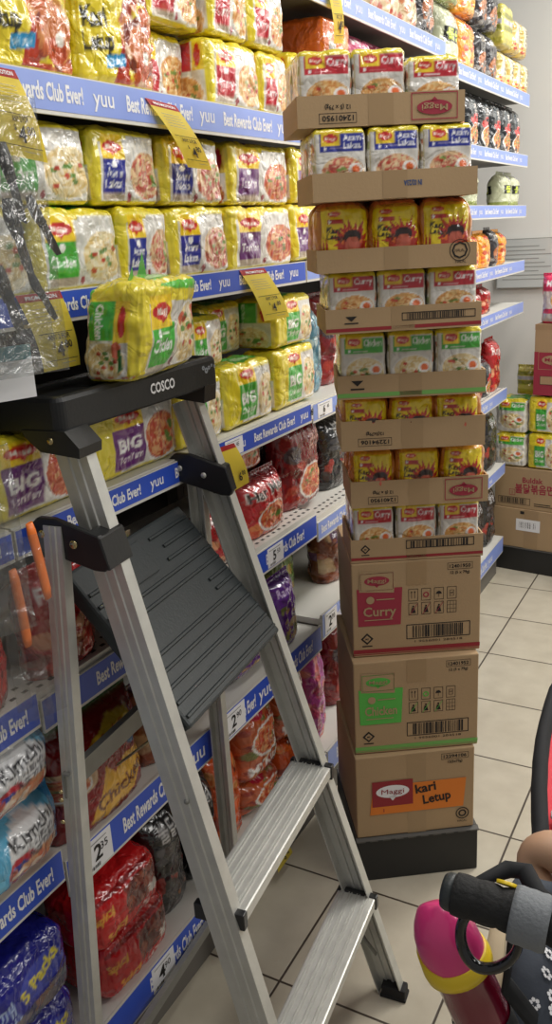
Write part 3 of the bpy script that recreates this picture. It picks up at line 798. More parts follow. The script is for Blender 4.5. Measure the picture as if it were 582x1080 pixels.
# ================================================================== PACKETS ON THE SHELVES
FRONT = -1.022
def put(me, y0, y1, z, label, cat, group, name='noodle_packet', x=None, jit=0.0, D=0.1, rz=0.0):
    """one packet standing with its face to the aisle, between y0 and y1"""
    o = bpy.data.objects.new(name, me); COL.objects.link(o)
    o.location = ((FRONT if x is None else x) - D / 2 - jit, (y0 + y1) / 2, z)
    o.rotation_euler = (0, 0, PI / 2 + rz)
    tag(o, label, cat, group); return o

G1 = 'noodle multipacks on the top shelf'; G2 = 'noodle multipacks on the second shelf'; G3 = 'large noodle multipacks on the third shelf'
MP = 'noodle multipack'
E_ = 0.0015
# --- top shelf, 1.925
ZT = 1.9265
for i, (a, b, lab) in enumerate([(0.80, 1.02, 'yellow hot-curry packet at the far left of the top shelf'), (1.03, 1.235, 'yellow hot-curry packet with blue badge above the leftmost yellow price card'),
                                 (1.245, 1.465, 'yellow hot-curry packet with blue badge beside the red curry packs')]):
    put(maggi_pack('letup', 0.205, 0.10, 0.175, i), a, b, ZT, lab, MP, G1)
for i, (a, b, lab) in enumerate([(1.642, 1.852, 'curry multipack with side panel showing, lower layer, top shelf'), (1.858, 1.99, 'curry multipack at the right end of the top shelf, lower layer')]):
    put(maggi_pack('curry', b - a - .004, 0.10, 0.128, i), a, b, ZT, lab, MP, G1)
for i, (a, b, lab) in enumerate([(1.475, 1.66, 'curry multipack, upper layer of the top shelf, leftmost of three'), (1.665, 1.82, 'curry multipack stacked on another, upper layer, middle'), (1.825, 1.985, 'curry multipack, upper layer of the top shelf, right end')]):
    put(maggi_pack('curry', b - a - .004, 0.10, 0.128, i + 1), a, b, ZT + 0.134 if i else ZT + 0.134, lab, MP, G1, jit=0.0 if i else 0.02)
put(maggi_pack('curry', 0.18, 0.10, 0.128, 1), 1.475, 1.632, ZT, 'brownish curry multipack set back behind the row on the top shelf', MP, G1, jit=0.06)
for i, (a, b) in enumerate([(1.03, 1.235), (1.245, 1.465)]):
    put(maggi_pack('letup', 0.205, 0.10, 0.12, i + 4), a, b, ZT + 0.181, 'yellow hot-curry packet, upper layer, %s of two at the top left' % ('left' if i == 0 else 'right'), MP, G1, jit=0.03)
# --- second shelf, 1.595
Z2 = 1.5965
for i, (k, a, b, lab) in enumerate([
    ('chicken', 0.80, 1.075, 'chicken multipack behind the hanging clear bags, second shelf'),
    ('chicken', 1.08, 1.30, 'yellow and green chicken multipack, lower layer of the second shelf'),
    ('laksa', 1.305, 1.455, 'blue-label laksa multipack right beside the green chicken multipack'),
    ('laksa', 1.46, 1.672, 'blue-label laksa multipack, lower layer, left of the purple packs'),
    ('tomyam', 1.678, 1.975, 'purple-label multipack with wide red bowl, lower layer, second shelf')]):
    put(maggi_pack(k, b - a - .004, 0.10, 0.132, i % 3), a, b, Z2, lab, MP, G2)
for i, (k, a, b, lab) in enumerate([
    ('chicken', 1.00, 1.245, 'noodle multipack under the leftmost yellow price card, upper layer'),
    ('laksa', 1.25, 1.445, 'blue-label laksa multipack, upper layer, left of the second price card'),
    ('laksa', 1.455, 1.672, 'blue-label laksa multipack, upper layer, behind the second price card'),
    ('tomyam', 1.70, 1.98, 'purple-label multipack in shade, upper layer of the second shelf')]):
    put(maggi_pack(k, b - a - .004, 0.10, 0.128, (i + 1) % 3), a, b, Z2 + 0.137, lab, MP, G2, jit=0.004)
# --- third shelf, 1.25
Z3 = 1.2515
put(maggi_pack('bigtom', 0.265, 0.09, 0.132, 0), 1.15, 1.42, Z3, 'big purple-label multipack seen under the black ladder top', MP, G3, D=.09)
put(maggi_pack('bigchicken', 0.175, 0.10, 0.135, 2), 1.425, 1.605, Z3, 'big green-label multipack partly behind the right ladder rail', MP, G3)
put(maggi_pack('bigchicken', 0.215, 0.10, 0.142, 0), 1.615, 1.84, Z3, 'big yellow and green chicken multipack beside the ladder, lower layer', MP, G3)
put(maggi_pack('bigchicken', 0.215, 0.10, 0.145, 1), 1.85, 2.075, Z3, 'big yellow and green chicken multipack nearest the carton tower, lower layer', MP, G3)
put(maggi_pack('bigchicken', 0.20, 0.12, 0.120, 1), 1.86, 2.065, Z3 + 0.151, 'big chicken multipack on the upper layer with its green side panel showing', MP, G3, D=.12)
put(maggi_pack('chicken', 0.13, 0.10, 0.112, 1), 1.52, 1.66, Z3 + 0.148, 'small chicken multipack beside the pack on the ladder top', MP, G3, jit=.02)
put(maggi_pack('bigchicken', 0.19, 0.10, 0.120, 2), 1.665, 1.855, Z3 + 0.150, 'shaded chicken multipack set back on the upper layer, third shelf', MP, G3, jit=.09)
put(maggi_pack('bigtom', 0.26, 0.09, 0.132, 1), 0.87, 1.145, Z3, 'big purple-label multipack at the left behind the ladder rail', MP, G3, D=.09)

# --- pouches
_PO = {}
def pouch(a, W, D, H, seed=0, flat=True, seal=0.012, mt=None, cr=.005):
    k = (a, W, D, H, seed, flat)
    if k not in _PO: _PO[k] = pouch_mesh('packet_body', W, D, H, art(a), seed=seed, flat_bottom=flat, seal=seal, material=mt, crumple=cr)
    return _PO[k]
G4 = 'noodle packets on the fourth shelf'; G5 = 'noodle packets on the fifth shelf'; G6 = 'noodle packets on the bottom shelf'
NP = 'noodle packet'
Z4 = 0.9565
put(pouch('harmee', .215, .11, .155, 1), 1.69, 1.91, Z4, 'red prawn-noodle packet with white lettering beside the ladder rail', NP, G4, D=.11)
put(pouch('harmee', .20, .08, .13, 2), 1.68, 1.89, Z4 + .159, 'shaded red prawn-noodle packet stacked above the brighter one', NP, G4, D=.08, jit=.05)
put(pouch('darkred', .24, .11, .25, 1), 1.925, 2.175, Z4, 'tall dark red noodle packet next to the carton tower', NP, G4, D=.11, jit=.02)
put(pouch('redbag', .15, .10, .13, 1), 1.52, 1.675, Z4, 'bright pink-red packet glimpsed between the two right ladder rails', NP, G4, D=.10)
put(pouch('noodlebag', .14, .08, .10, 2), 1.375, 1.515, Z4, 'noodle packet glimpsed over the black folding platform', NP, G4, D=.08)
put(pouch('redbag', .17, .10, .20, 3), 0.955, 1.13, Z4, 'red packet at left between ladder legs, fourth shelf', NP, G4, D=.10, x=-1.004)
put(pouch('noodlebag', .18, .10, .15, 4), 1.15, 1.34, Z4, 'pale noodle packet behind the folded platform, fourth shelf', NP, G4, D=.10, jit=.03)
put(pouch('redbag', .20, .10, .20, 5), 0.70, 0.915, .9635, 'dull red packet on the nearest bay behind the clear bags', NP, G4, D=.10, x=-1.0)
put(pouch('brown', .22, .10, .15, 6), 0.45, 0.68, .9635, 'brown packet at the very left edge of the picture', NP, G4, D=.10, x=-1.0)
Z5 = 0.6115
put(pouch('purple', .14, .09, .20, 1), 1.79, 1.935, Z5, 'purple noodle packet standing beside the right ladder rail', NP, G5, D=.09)
put(pouch('purple', .23, .12, .11, 2, False), 1.545, 1.775, Z5, 'purple and brown packet lying under the platform corner', NP, G5, D=.12)
put(pouch('brown', .20, .12, .11, 3, False), 1.335, 1.54, Z5, 'brown noodle packet lying left of the purple one', NP, G5, D=.12)
put(pouch('redchicken', .262, .12, .225, 1), 0.952, 1.222, Z5, 'dark red chicken noodle packet with yellow lettering between ladder legs', NP, G5, D=.12, x=-1.003)
put(pouch('brown', .11, .10, .19, 4), 1.228, 1.335, Z5, 'brown packet half hidden by the left ladder rail', NP, G5, D=.10)
put(pouch('greencurry', .20, .08, .12, 7, False), 1.15, 1.35, Z5 + .195, 'green-brown packet laid on top in the shade, fifth shelf', NP, G5, D=.08, jit=.05)
put(pouch('greencurry', .19, .12, .16, 5), 2.01, 2.21, .6315, 'dim packet beyond the bay joint, beside the carton tower', NP, G5, D=.12, jit=.14)
# kimchi pillows, nearest bay
for i, z in enumerate((.6465, .776)):
    put(pouch('kimchi', .262, .13, .132, i + 1, False), 0.688, 0.953, z, 'light blue kimchi noodle packet, %s of the two at the left edge' % ('lower' if i == 0 else 'upper'), NP, 'light blue kimchi packets', D=.11, x=-.985)
put(pouch('kimchi', .235, .11, .125, 1, False), 0.43, 0.675, .6465, 'light blue kimchi packet cut by the left picture edge', NP, 'light blue kimchi packets', D=.11, x=-.995)
Z6 = 0.2015
_FP = {}
def fivepack(a, W, D, H, seed, base):
    k = (a, W, D, H, seed)
    if k not in _FP:
        _FP[k] = packet_mesh('packet_body', W, D, H, dict(front=art(a), left=solid(base), top=solid(base)), seed=seed, r=.03, puff=.016, crumple=.004, material=FOIL, cell=.0034)
    return _FP[k]
for i, z in enumerate((Z6, Z6 + .128)):
    put(fivepack('redfive', .215, .14, .126, i, (196, 26, 30)), .997 - .01 * i, 1.222 - .02 * i, z, 'glossy red spicy noodle five-pack, %s of two under the ladder' % ('lower' if i == 0 else 'upper'), MP, 'red five-packs on the bottom shelf', D=.14, x=-1.0, jit=.01 + i * .004)
for i, z in enumerate((Z6, Z6 + .150)):
    put(fivepack('bluefive', .29, .14, .148, i + 4, (30, 34, 140)), .625, .925, z, 'dark blue noodle five-pack, %s of two in the lower left corner' % ('lower' if i == 0 else 'upper'), MP, 'dark blue five-packs on the bottom shelf', D=.14, x=-1.0, jit=.01)
k = 0
for a, b, z, h in [(1.225, 1.36, Z6, .26), (1.365, 1.50, Z6, .25), (1.505, 1.60, Z6, .26)]:
    put(pouch('blackbag' if k < 2 else 'orangefood', .13, .11, h, k + 1), a, b, z, ['black noodle bag right of the red five-packs', 'black noodle bag between two ladder legs', 'orange-brown food bag behind the aluminium step'][k], NP, G6, D=.11, jit=.02); k += 1
put(pouch('mykuali', .18, .12, .20, 1), 1.61, 1.79, Z6 + .12, 'red-brown noodle bag with white lettering, upper of two by the rail', NP, G6, D=.12, jit=.0)
put(pouch('mykuali', .18, .12, .115, 3, False), 1.61, 1.79, Z6, 'red-brown noodle bag squashed beneath another behind the step', NP, G6, D=.12)
put(pouch('mykuali', .15, .10, .19, 2), 1.80, 1.95, Z6 + .14, 'green-brown noodle bag with white lettering left of the magenta one', NP, G6, D=.10)
put(pouch('orangefood', .15, .10, .135, 4, False), 1.80, 1.95, Z6, 'orange food packet low on the bottom shelf near the tower', NP, G6, D=.10)
put(pouch('magenta', .11, .10, .32, 1), 2.005, 2.125, Z6, 'magenta noodle bag squeezed beside the carton tower', NP, G6, D=.10, jit=.02)

# --- bay behind the tower
GB = 'packets in the bay behind the tower'
put(pouch('bluesea', .12, .10, .24, 1), 2.085, 2.21, 1.2465, 'grey-blue seaweed packet left of the carton tower', 'packet', GB, D=.1, jit=.03)
put(maggi_pack('tomyam', .18, .10, .132, 1), 1.985, 2.17, 1.6015, 'purple-label multipack at the joint between bays, lower layer', MP, GB, jit=.004)
put(maggi_pack('tomyam', .18, .10, .128, 2), 2.01, 2.19, 1.7385, 'purple-label multipack at the joint between bays, upper layer', MP, GB, jit=.01)
put(maggi_pack('curry', .16, .10, .128, 0), 2.005, 2.17, 1.9465, 'curry multipack partly behind the topmost tray, upper left of tower', MP, GB)
me = packet_mesh('packet_body', .17, .12, .115, dict(front=art('orangeblock'), left=solid((226, 110, 40)), top=solid((236, 130, 50))), seed=3, puff=.006, crumple=.003)
put(me, 2.18, 2.36, 1.9465, 'orange noodle block standing behind the topmost tray', NP, GB, D=.12)
me2 = packet_mesh('packet_body', .17, .12, .115, dict(front=art('orangeblock'), left=solid((226, 110, 40)), top=solid((236, 130, 50))), seed=4, puff=.006, crumple=.003)
put(me2, 2.18, 2.36, 2.064, 'orange noodle block stacked on its twin under the shelf', NP, GB, D=.12)
for i, (a, b, z) in enumerate([(2.38, 2.56, 1.9465), (2.38, 2.56, 2.062), (2.57, 2.75, 1.9465), (2.57, 2.75, 2.062)]):
    put(pouch('pink', .18, .11, .115 if i % 2 == 0 else .12, i % 2, False), a, b, z, 'pink noodle packet, %s layer, %s pair behind the topmost tray' % ('lower' if i % 2 == 0 else 'upper', 'left' if i < 2 else 'right'), NP, GB, D=.11)
for i, (a, b) in enumerate([(2.78, 2.93), (2.94, 3.08)]):
    put(pouch('redbag', .14, .1, .16, i + 1), a, b, 1.9465, 'red packet behind the top tray, %s of two' % ('left' if i == 0 else 'right'), NP, GB, D=.1)
for i in range(5):
    a = 2.30 + i * .158
    put(pouch('noodlebag' if i < 4 else 'blackgold', .15, .10, .27, i % 2 + 1), a, a + .155, 2.2415, ['noodle bag on the high shelf, leftmost behind the yellow price card', 'noodle bag on the high shelf, second from left', 'noodle bag on the high shelf, third from left', 'noodle bag on the high shelf, fourth from left', 'dark noodle bag on the high shelf just before the green-white box'][i], NP, GB, D=.1)
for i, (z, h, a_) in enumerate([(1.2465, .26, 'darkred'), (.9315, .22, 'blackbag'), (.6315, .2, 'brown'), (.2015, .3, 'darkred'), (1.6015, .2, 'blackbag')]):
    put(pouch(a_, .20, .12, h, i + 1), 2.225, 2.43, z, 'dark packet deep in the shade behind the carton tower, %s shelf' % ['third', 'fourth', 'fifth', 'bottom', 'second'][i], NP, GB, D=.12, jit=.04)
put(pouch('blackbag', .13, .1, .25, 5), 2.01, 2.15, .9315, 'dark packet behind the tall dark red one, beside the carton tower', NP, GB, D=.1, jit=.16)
# --- far bay
GF = 'packets in the far bay'
def far(lst, z, H, D=.10):
    for (a, y0, y1, lab, *rest) in lst:
        h = rest[0] if rest else H; dz = rest[1] if len(rest) > 1 else 0
        put(pouch(a, round(y1 - y0 - .006, 3), D, h, 1 + len(lab) % 2), y0, y1, z + dz, lab, NP, GF, D=D)
far([('whitegreen', 3.17, 3.36, 'white-green packet with black label band, top shelf of the far bay', .19),
     ('orangebag', 3.37, 3.56, 'orange noodle bag right of the white-green packet', .185), ('blackgold', 3.57, 3.71, 'dark foil noodle bag, lower layer, left', .18), ('blackgold', 3.72, 3.86, 'dark foil noodle bag, lower layer, right', .18),
     ('orangebag', 3.37, 3.56, 'orange noodle bag, upper layer, beside the dark bags', .17, .187), ('blackgold', 3.57, 3.71, 'dark foil noodle bag, upper layer, left', .17, .182), ('blackgold', 3.72, 3.86, 'dark foil noodle bag, upper layer, right', .17, .182),
     ('whitegreen', 3.17, 3.36, 'white-green packet, upper layer, cut by the picture top', .17, .192)], 2.1965, .19)
for i in range(4):
    put(pouch('gold', .125, .10, .15, i % 2), 3.88 + i * .13, 4.005 + i * .13, 2.1965, ['gold noodle bag, lower layer, leftmost at the wall end', 'gold noodle bag, lower layer, second', 'gold noodle bag, lower layer, third', 'gold noodle bag, lower layer, nearest the wall'][i] if i < 4 else '', NP, GF)
me = packet_mesh('packet_body', .16, .1, .15, dict(front=art('goldside'), left=art('goldside'), top=solid((200, 190, 100))), seed=2, puff=.004, crumple=.003)
put(me, 3.90, 4.07, 2.349, 'yellow-green striped noodle pack above the gold bags', NP, GF)
for i in range(2):
    put(pouch('gold', .125, .10, .15, i), 4.10 + i * .13, 4.225 + i * .13, 2.349, 'gold noodle bag, upper layer, %s' % ('left one' if i == 0 else 'right one by the wall'), NP, GF)
far([('blackred', 3.12 + i * .166, 3.284 + i * .166, 'black and red noodle bag on the shelf below the gold bags, %s' % w) for i, w in enumerate(['leftmost', 'second', 'third', 'fourth', 'fifth', 'sixth', 'rightmost'])], 1.9415, .205)
far([('whitegreen', 3.50, 3.62, 'white-green packet beside the top trays, third far shelf', .15), ('whitegreen', 4.02, 4.15, 'white-green packet near the wall, left of two', .15), ('whitegreen', 4.16, 4.29, 'white-green packet near the wall, right of two', .15)], 1.7265, .15)
far([('orangebag', 3.50, 3.66, 'orange packet on the fourth far shelf, left', .15), ('orangebag', 3.67, 3.83, 'orange packet on the fourth far shelf, middle', .15), ('blackgold', 3.84, 3.94, 'dark packet on the fourth far shelf', .16), ('orangebag', 3.95, 4.08, 'orange packet on the fourth far shelf, right', .15)], 1.4865, .15)
far([('redbag', 3.56, 3.70, 'red and white packet on the fifth far shelf, left', .11), ('redbag', 3.71, 3.84, 'red and white packet on the fifth far shelf, right', .12)], 1.2965, .11)
far([('redbag', 3.60, 3.74, 'red packet on the lowest visible far shelf, left', .16), ('blackred', 3.75, 3.87, 'black and red packet on the lowest visible far shelf', .17), ('redbag', 3.88, 4.03, 'red packet on the lowest visible far shelf, right', .24)], .9315, .2)
far([('blackbag', 3.62, 3.80, 'dark packet low in the far bay behind the tower, left'), ('blackbag', 3.81, 4.01, 'dark packet low in the far bay beside the far stack')], .5715, .27)  # added dark packets, standing in for the shade in this gap
far([('blackbag', 3.62, 3.80, 'dark packet on the bottom far shelf, left'), ('blackbag', 3.81, 4.01, 'dark packet on the bottom far shelf, next to the far stack')], .2015, .28)  # more dark filler that carries the gap's shade down to the bottom

# ================================================================== PRICE CARDS AND TICKETS
def card(pts, label, price, big=True):
    """yellow promotion card hung from a price rail, its foot kicked out a little. pts: TL TR BR BL as (y, z)"""
    bm = bmesh.new(); x0 = -0.9985
    n = 10; rows = []
    (tl, tr, br, bl) = pts
    for i in range(n + 1):
        t = i / n; xo = x0 + 0.0 + 0.012 * math.sin(t * PI * .8) + .006 * t
        a = (tl[0] * (1 - t) + bl[0] * t, tl[1] * (1 - t) + bl[1] * t); b = (tr[0] * (1 - t) + br[0] * t, tr[1] * (1 - t) + br[1] * t)
        rows.append([bm.verts.new((xo, a[0], a[1])), bm.verts.new((xo, b[0], b[1]))])
    for i in range(n):
        f = bm.faces.new((rows[i][0], rows[i + 1][0], rows[i + 1][1], rows[i][1])); f.material_index = 1 if i == 0 else 0
    g = bmesh.ops.solidify(bm, geom=bm.faces[:], thickness=0.0008)
    # lettering follows the lower, nearly flat half
    def at(u, v):
        t = 1 - v; xo = x0 + 0.012 * math.sin(t * PI * .8) + .006 * t + .0016
        a = Vector((xo, tl[0] * (1 - t) + bl[0] * t, tl[1] * (1 - t) + bl[1] * t)); b = Vector((xo, tr[0] * (1 - t) + br[0] * t, tr[1] * (1 - t) + br[1] * t))
        return a.lerp(b, u)
    r = (Vector((0, tr[0] - tl[0], tr[1] - tl[1]))).normalized()
    H = abs(tl[1] - bl[1]); Wd = abs(tr[0] - tl[0])
    def tx(s, u, v, h, mi, width=None):
        o = at(u, v); up = (at(u, v + .05) - o).normalized(); V, T, w = text_tris(s, .02)
        sx = h * H if width is None else width * Wd / w
        vs = [bm.verts.new(o + r * (x * sx) + up * (y * h * H) + Vector((.0006, 0, 0))) for x, y in V]
        for t in T:
            try: bm.faces.new([vs[i] for i in t]).material_index = mi
            except ValueError: pass
    def ln(u0, u1, v, th=.008, mi=2):
        a, b, c, d = at(u0, v), at(u1, v), at(u1, v + th), at(u0, v + th)
        bm.faces.new([bm.verts.new(p + Vector((.0006, 0, 0))) for p in (a, b, c, d)]).material_index = mi
    if big:
        tx('PROMOTION', .5, .925, .05, 3, .7)
        for k in range(5): ln(.15, .75, .80 - k * .045, .006, 4)
        tx('ANY 2 FOR', .55, .40, .07, 2, .5); tx('$', .38, .30, .06, 2)
        ln(.08, .92, .48); ln(.08, .92, .12); ln(.5, .85, .07, .006, 4)
    m_, c_ = price.split('.')
    tx(m_, .52, .17, .19, 2); tx(c_, .74, .27, .10, 2)
    o = build('promotion_card', bm, [M['tagy'], M['tagr'], M['ink'], M['white'], M['inkgy']], smooth='raw')
    tag(o, label, 'price card', 'yellow promotion cards hung on the price rails'); return o
card([(1.002, 1.921), (1.068, 1.92), (1.10, 1.793), (1.001, 1.803)], 'yellow promotion card at the upper left, hung from the top rail', '4.80')
card([(1.386, 1.913), (1.481, 1.908), (1.571, 1.797), (1.487, 1.80)], 'yellow promotion card slanting down right from the top rail', '4.80')
card([(1.005, 1.602), (1.105, 1.602), (1.117, 1.481), (1.031, 1.482)], 'yellow promotion card just behind the left end of the ladder top', '4.80')
card([(1.673, 1.599), (1.784, 1.598), (1.869, 1.481), (1.748, 1.483)], 'yellow promotion card above the big chicken packs', '4.80')
card([(1.529, 1.238), (1.601, 1.234), (1.634, 1.135), (1.562, 1.133)], 'small yellow price card reading 6 beside the right ladder rail', '6.00', False)
card([(2.163, 2.238), (2.237, 2.247), (2.232, 2.115), (2.175, 2.107)], 'narrow yellow card at the picture top above the carton tower', '4.80')
card([(1.624, 0.158), (1.69, 0.125), (1.732, 0.048), (1.648, 0.044)], 'yellow card near the floor showing under the aluminium step', '5.00', False)

def ticket(y0, y1, z0, z1, label, price):
    bm = bmesh.new(); box(bm, -.9994, -.9984, y0, y1, z0, z1, 0)
    F = Face(bm, (-.9984, y0, z0), (0, 1, 0), (0, 0, 1), .0004); w, h = y1 - y0, z1 - z0
    F.text(price.split('.')[0], w * .42, h * .28, h * .48, 1, bold=.02); F.text(price.split('.')[1], w * .68, h * .5, h * .24, 1)
    F.bars(w * .1, h * .06, w * .5, h * .18, 1, 3, 16); F.rect(w * .1, h * .84, w * .8, h * .88, 2)
    tag(build('price_ticket', bm, [M['white'], M['ink'], M['inkgy']]), label, 'price ticket', 'white price tickets on the rails')
ticket(.985, 1.055, .545, .612, 'white price ticket under the dark red chicken packet', '2.35')
ticket(1.475, 1.565, .548, .612, 'white price ticket left of the yellow-white rail word by the platform', '2.90')
ticket(2.02, 2.10, .573, .637, 'white price ticket next to the carton tower, lower rail', '2.30')
ticket(1.72, 1.80, .889, .938, 'white price ticket under the red prawn-noodle packet', '5.50')
ticket(1.99, 1.999, 1.206, 1.243, 'thin white price ticket at the end of the third rail', '6.40')
ticket(2.03, 2.12, 1.200, 1.238, 'white price ticket on the rail beside the tower', '6.40')
ticket(1.565, 1.64, 1.205, 1.243, 'white price ticket right of the small yellow price card', '6.45')
ticket(1.12, 1.20, .130, .194, 'white price ticket on the lowest rail behind the left ladder rail', '4.90')

# wall notice
root = empty('wall_notice', (-1.06, 4.60, 1.34)); tag(root, 'clear acrylic sheet of fine print on the far wall beside the shelf end', 'notice')
bm = bmesh.new(); box(bm, -.15, .15, 0, .006, 0, .24); build('sheet', bm, M['acry'], root)
bm = bmesh.new(); F = Face(bm, (-.15, 0, 0), (1, 0, 0), (0, 0, 1), .0008)
for k in range(9): F.rect(.03, .04 + k * .02, .27 - .03 * (k % 3), .0445 + k * .02, 0)
F.frame(.0, .0, .30, .24, .003, 0)
build('fine_print', bm, M['inkgy'], root, smooth='raw')
# ================================================================== CARTON TOWER
def carton_bm(w, d, h):
    bm = bmesh.new()
    box(bm, 0, w, 0, d, 0, h, 0, bev=.003)
    # taped seam on the front
    F = Face(bm, (0, 0, 0), (1, 0, 0), (0, 0, 1), .0005)
    return bm, F
CM = [M['kraft'], M['tape'], M['ink'], M['inkred'], M['inkred2'], M['inkgrn'], M['inkgrn2'], M['inkorg'], M['white'], M['kraftin'], M['inkblu']]
K_, TP, IK, RD, CR, GN, GS, OR, WT, KI, BL = range(11)
def mlogo(F, cx, cy, w, h, frame, lens, txt, rot=0.0, bg=None):
    s = -1 if rot else 1
    if bg is not None: F.rect(cx - w / 2, cy - h / 2, cx + w / 2, cy + h / 2, bg, 2)
    F.frame(cx - w / 2, cy - h / 2, cx + w / 2, cy + h / 2, .0018, frame, 3)
    F.ell(cx, cy + s * h * .05, w * .38, h * .27, lens, 4); F.poly([(cx - w * .1, cy - s * h * .15), (cx, cy - s * h * .33), (cx + w * .1, cy - s * h * .15)][::s], lens, 4)
    F.text('Maggi', cx, cy - s * h * .04, h * .22, txt, 6, rot=rot, width=w * .56, bold=.008)
def icons(F, x, y, s, ink):
    for r in range(2):
        for c in range(4):
            x0, y0 = x + c * s * 1.28, y - r * s * 1.5
            F.frame(x0, y0, x0 + s * .95, y0 + s * 1.3, .0012, IK)
            cx, cy = x0 + s * .47, y0 + s * .62
            if (r, c) == (0, 0):
                for q in (-.16, .16): F.rect(cx + q * s - .0006, y0 + s * .3, cx + q * s + .0006, y0 + s, IK, 2); F.poly([(cx + (q - .1) * s, y0 + s * .9), (cx + (q + .1) * s, y0 + s * .9), (cx + q * s, y0 + s * 1.1)], IK, 2)
            elif (r, c) == (0, 1): F.ell(cx, cy, s * .3, s * .3, ink, 2, 12, .6)
            elif (r, c) == (0, 2): F.poly([(cx - s * .3, cy), (cx + s * .3, cy), (cx + s * .2, cy + s * .22), (cx, cy + s * .32), (cx - s * .2, cy + s * .22)], IK, 2); F.rect(cx - .0006, cy - s * .35, cx + .0006, cy, IK, 2)
            elif (r, c) == (0, 3): F.frame(cx - s * .22, cy - s * .3, cx + s * .22, cy, .001, IK, 2); F.frame(cx - s * .22, cy + s * .05, cx + s * .22, cy + s * .32, .001, IK, 2)
            elif (r, c) == (1, 3):
                for q in (.33, .66): F.rect(x0, y0 + s * 1.3 * q, x0 + s * .95, y0 + s * 1.3 * q + .0008, IK, 2); F.rect(x0 + s * .95 * q, y0, x0 + s * .95 * q + .0008, y0 + s * 1.3, IK, 2)
            else:
                F.ell(cx, cy + s * .3, s * .1, s * .1, IK, 2, 10); F.poly([(cx - s * .25, cy - s * .4), (cx + s * .25, cy - s * .4), (cx + s * .1, cy + s * .15), (cx - s * .15, cy + s * .15)], IK, 2)
                F.poly([(x0 + .002, y0 + .001), (x0 + .0036, y0 + .001), (x0 + s * .9, y0 + s * 1.2), (x0 + s * .9 - .0016, y0 + s * 1.2)], ink, 3)
def diamond(F, cx, cy, r, mi):
    F.poly([(cx - r, cy), (cx, cy - r), (cx + r, cy), (cx, cy + r)], mi, 1); F.poly([(cx - r * .62, cy), (cx, cy - r * .62), (cx + r * .62, cy), (cx, cy + r * .62)], K_, 2)
    F.text('MS', cx, cy - r * .15, r * .3, mi, 3, bold=.03); F.rect(cx - r * .8, cy - r * 1.35, cx + r * .8, cy - r * 1.15, mi, 1)
def codebox(F, cx, cy, code, sub, rot=0.0, w=.062):
    F.frame(cx - w / 2, cy, cx + w / 2, cy + .018, .001, IK, 1)
    if not rot: F.text(code, cx, cy + .0045, .009, IK, 2, width=w * .84, bold=.02); F.text(sub, cx, cy - .011, .007, IK, 2, bold=.02)
    else: F.text(code, cx, cy + .0135, .009, IK, 2, rot=PI, width=w * .84, bold=.02); F.text(sub, cx, cy + .031, .007, IK, 2, rot=PI, bold=.02)

TG = 'stacked noodle cartons and trays of the tower'
def place(o, x, y, z, ang): o.location = (x, y, z); o.rotation_euler = (0, 0, math.radians(ang))
# plinth
root = empty('display_plinth', (-0.789, 1.759, 0), math.radians(34)); tag(root, 'low black plinth carrying the carton tower on the tiled floor', 'plinth')
bm = bmesh.new(); box(bm, -.012, .315, 0, .33, 0, .1255, 0, bev=.003); build('base_block', bm, M['plinth'], root)
bm = bmesh.new()
extrude_profile(bm, [(-.004, .126), (-.004, .130), (.010, .1345), (.010, .126)], (-.014, 0, 0), (.317, 0, 0), (0, 1, 0), (0, 0, 1))
box(bm, -.012, .315, .011, .33, .126, .1345, 0)
for k in range(9): box(bm, .01 + k * .034, .022 + k * .034, -.0052, -.0042, .1262, .1295, 1)
build('top_rim', bm, [M['plinthtop'], M['plinth']], root)

D_ = .30
# kari letup carton
w, h = .314, .243
bm, F = carton_bm(w, D_, h)
F.rect(.135, .0, .185, h - .002, TP)
F.poly([(.035, .068), (.285, .068), (.292, .155), (.045, .155)], OR, 3)
F.rect(.042, .092, .15, .168, RD, 4); F.ell(.096, .136, .044, .019, WT, 5); F.poly([(.085, .122), (.096, .108), (.107, .122)], WT, 5); F.text('Maggi', .096, .130, .014, RD, 7, width=.060, bold=0)
F.text('kari', .185, .125, .026, IK, 5, rot=.12, width=.055, bold=.025); F.text('Letup', .215, .092, .026, IK, 5, rot=.12, width=.075, bold=.025); F.text('i', .072, .076, .009, RD, 5, bold=.04)
codebox(F, .262, .214, '12294106', '12(5x79g)', w=.072)
F.ell(.283, .045, .018, .018, IK, 2, 20, .84); F.ell(.283, .045, .011, .011, IK, 2, 12, .6); F.text('HALAL', .283, .018, .006, IK, 2)
o = build('noodle_carton', bm, CM); place(o, -.800, 1.758, .1355, 34); tag(o, 'sealed carton with orange panel and hot-curry lettering, bottom of the tower', 'carton', TG)
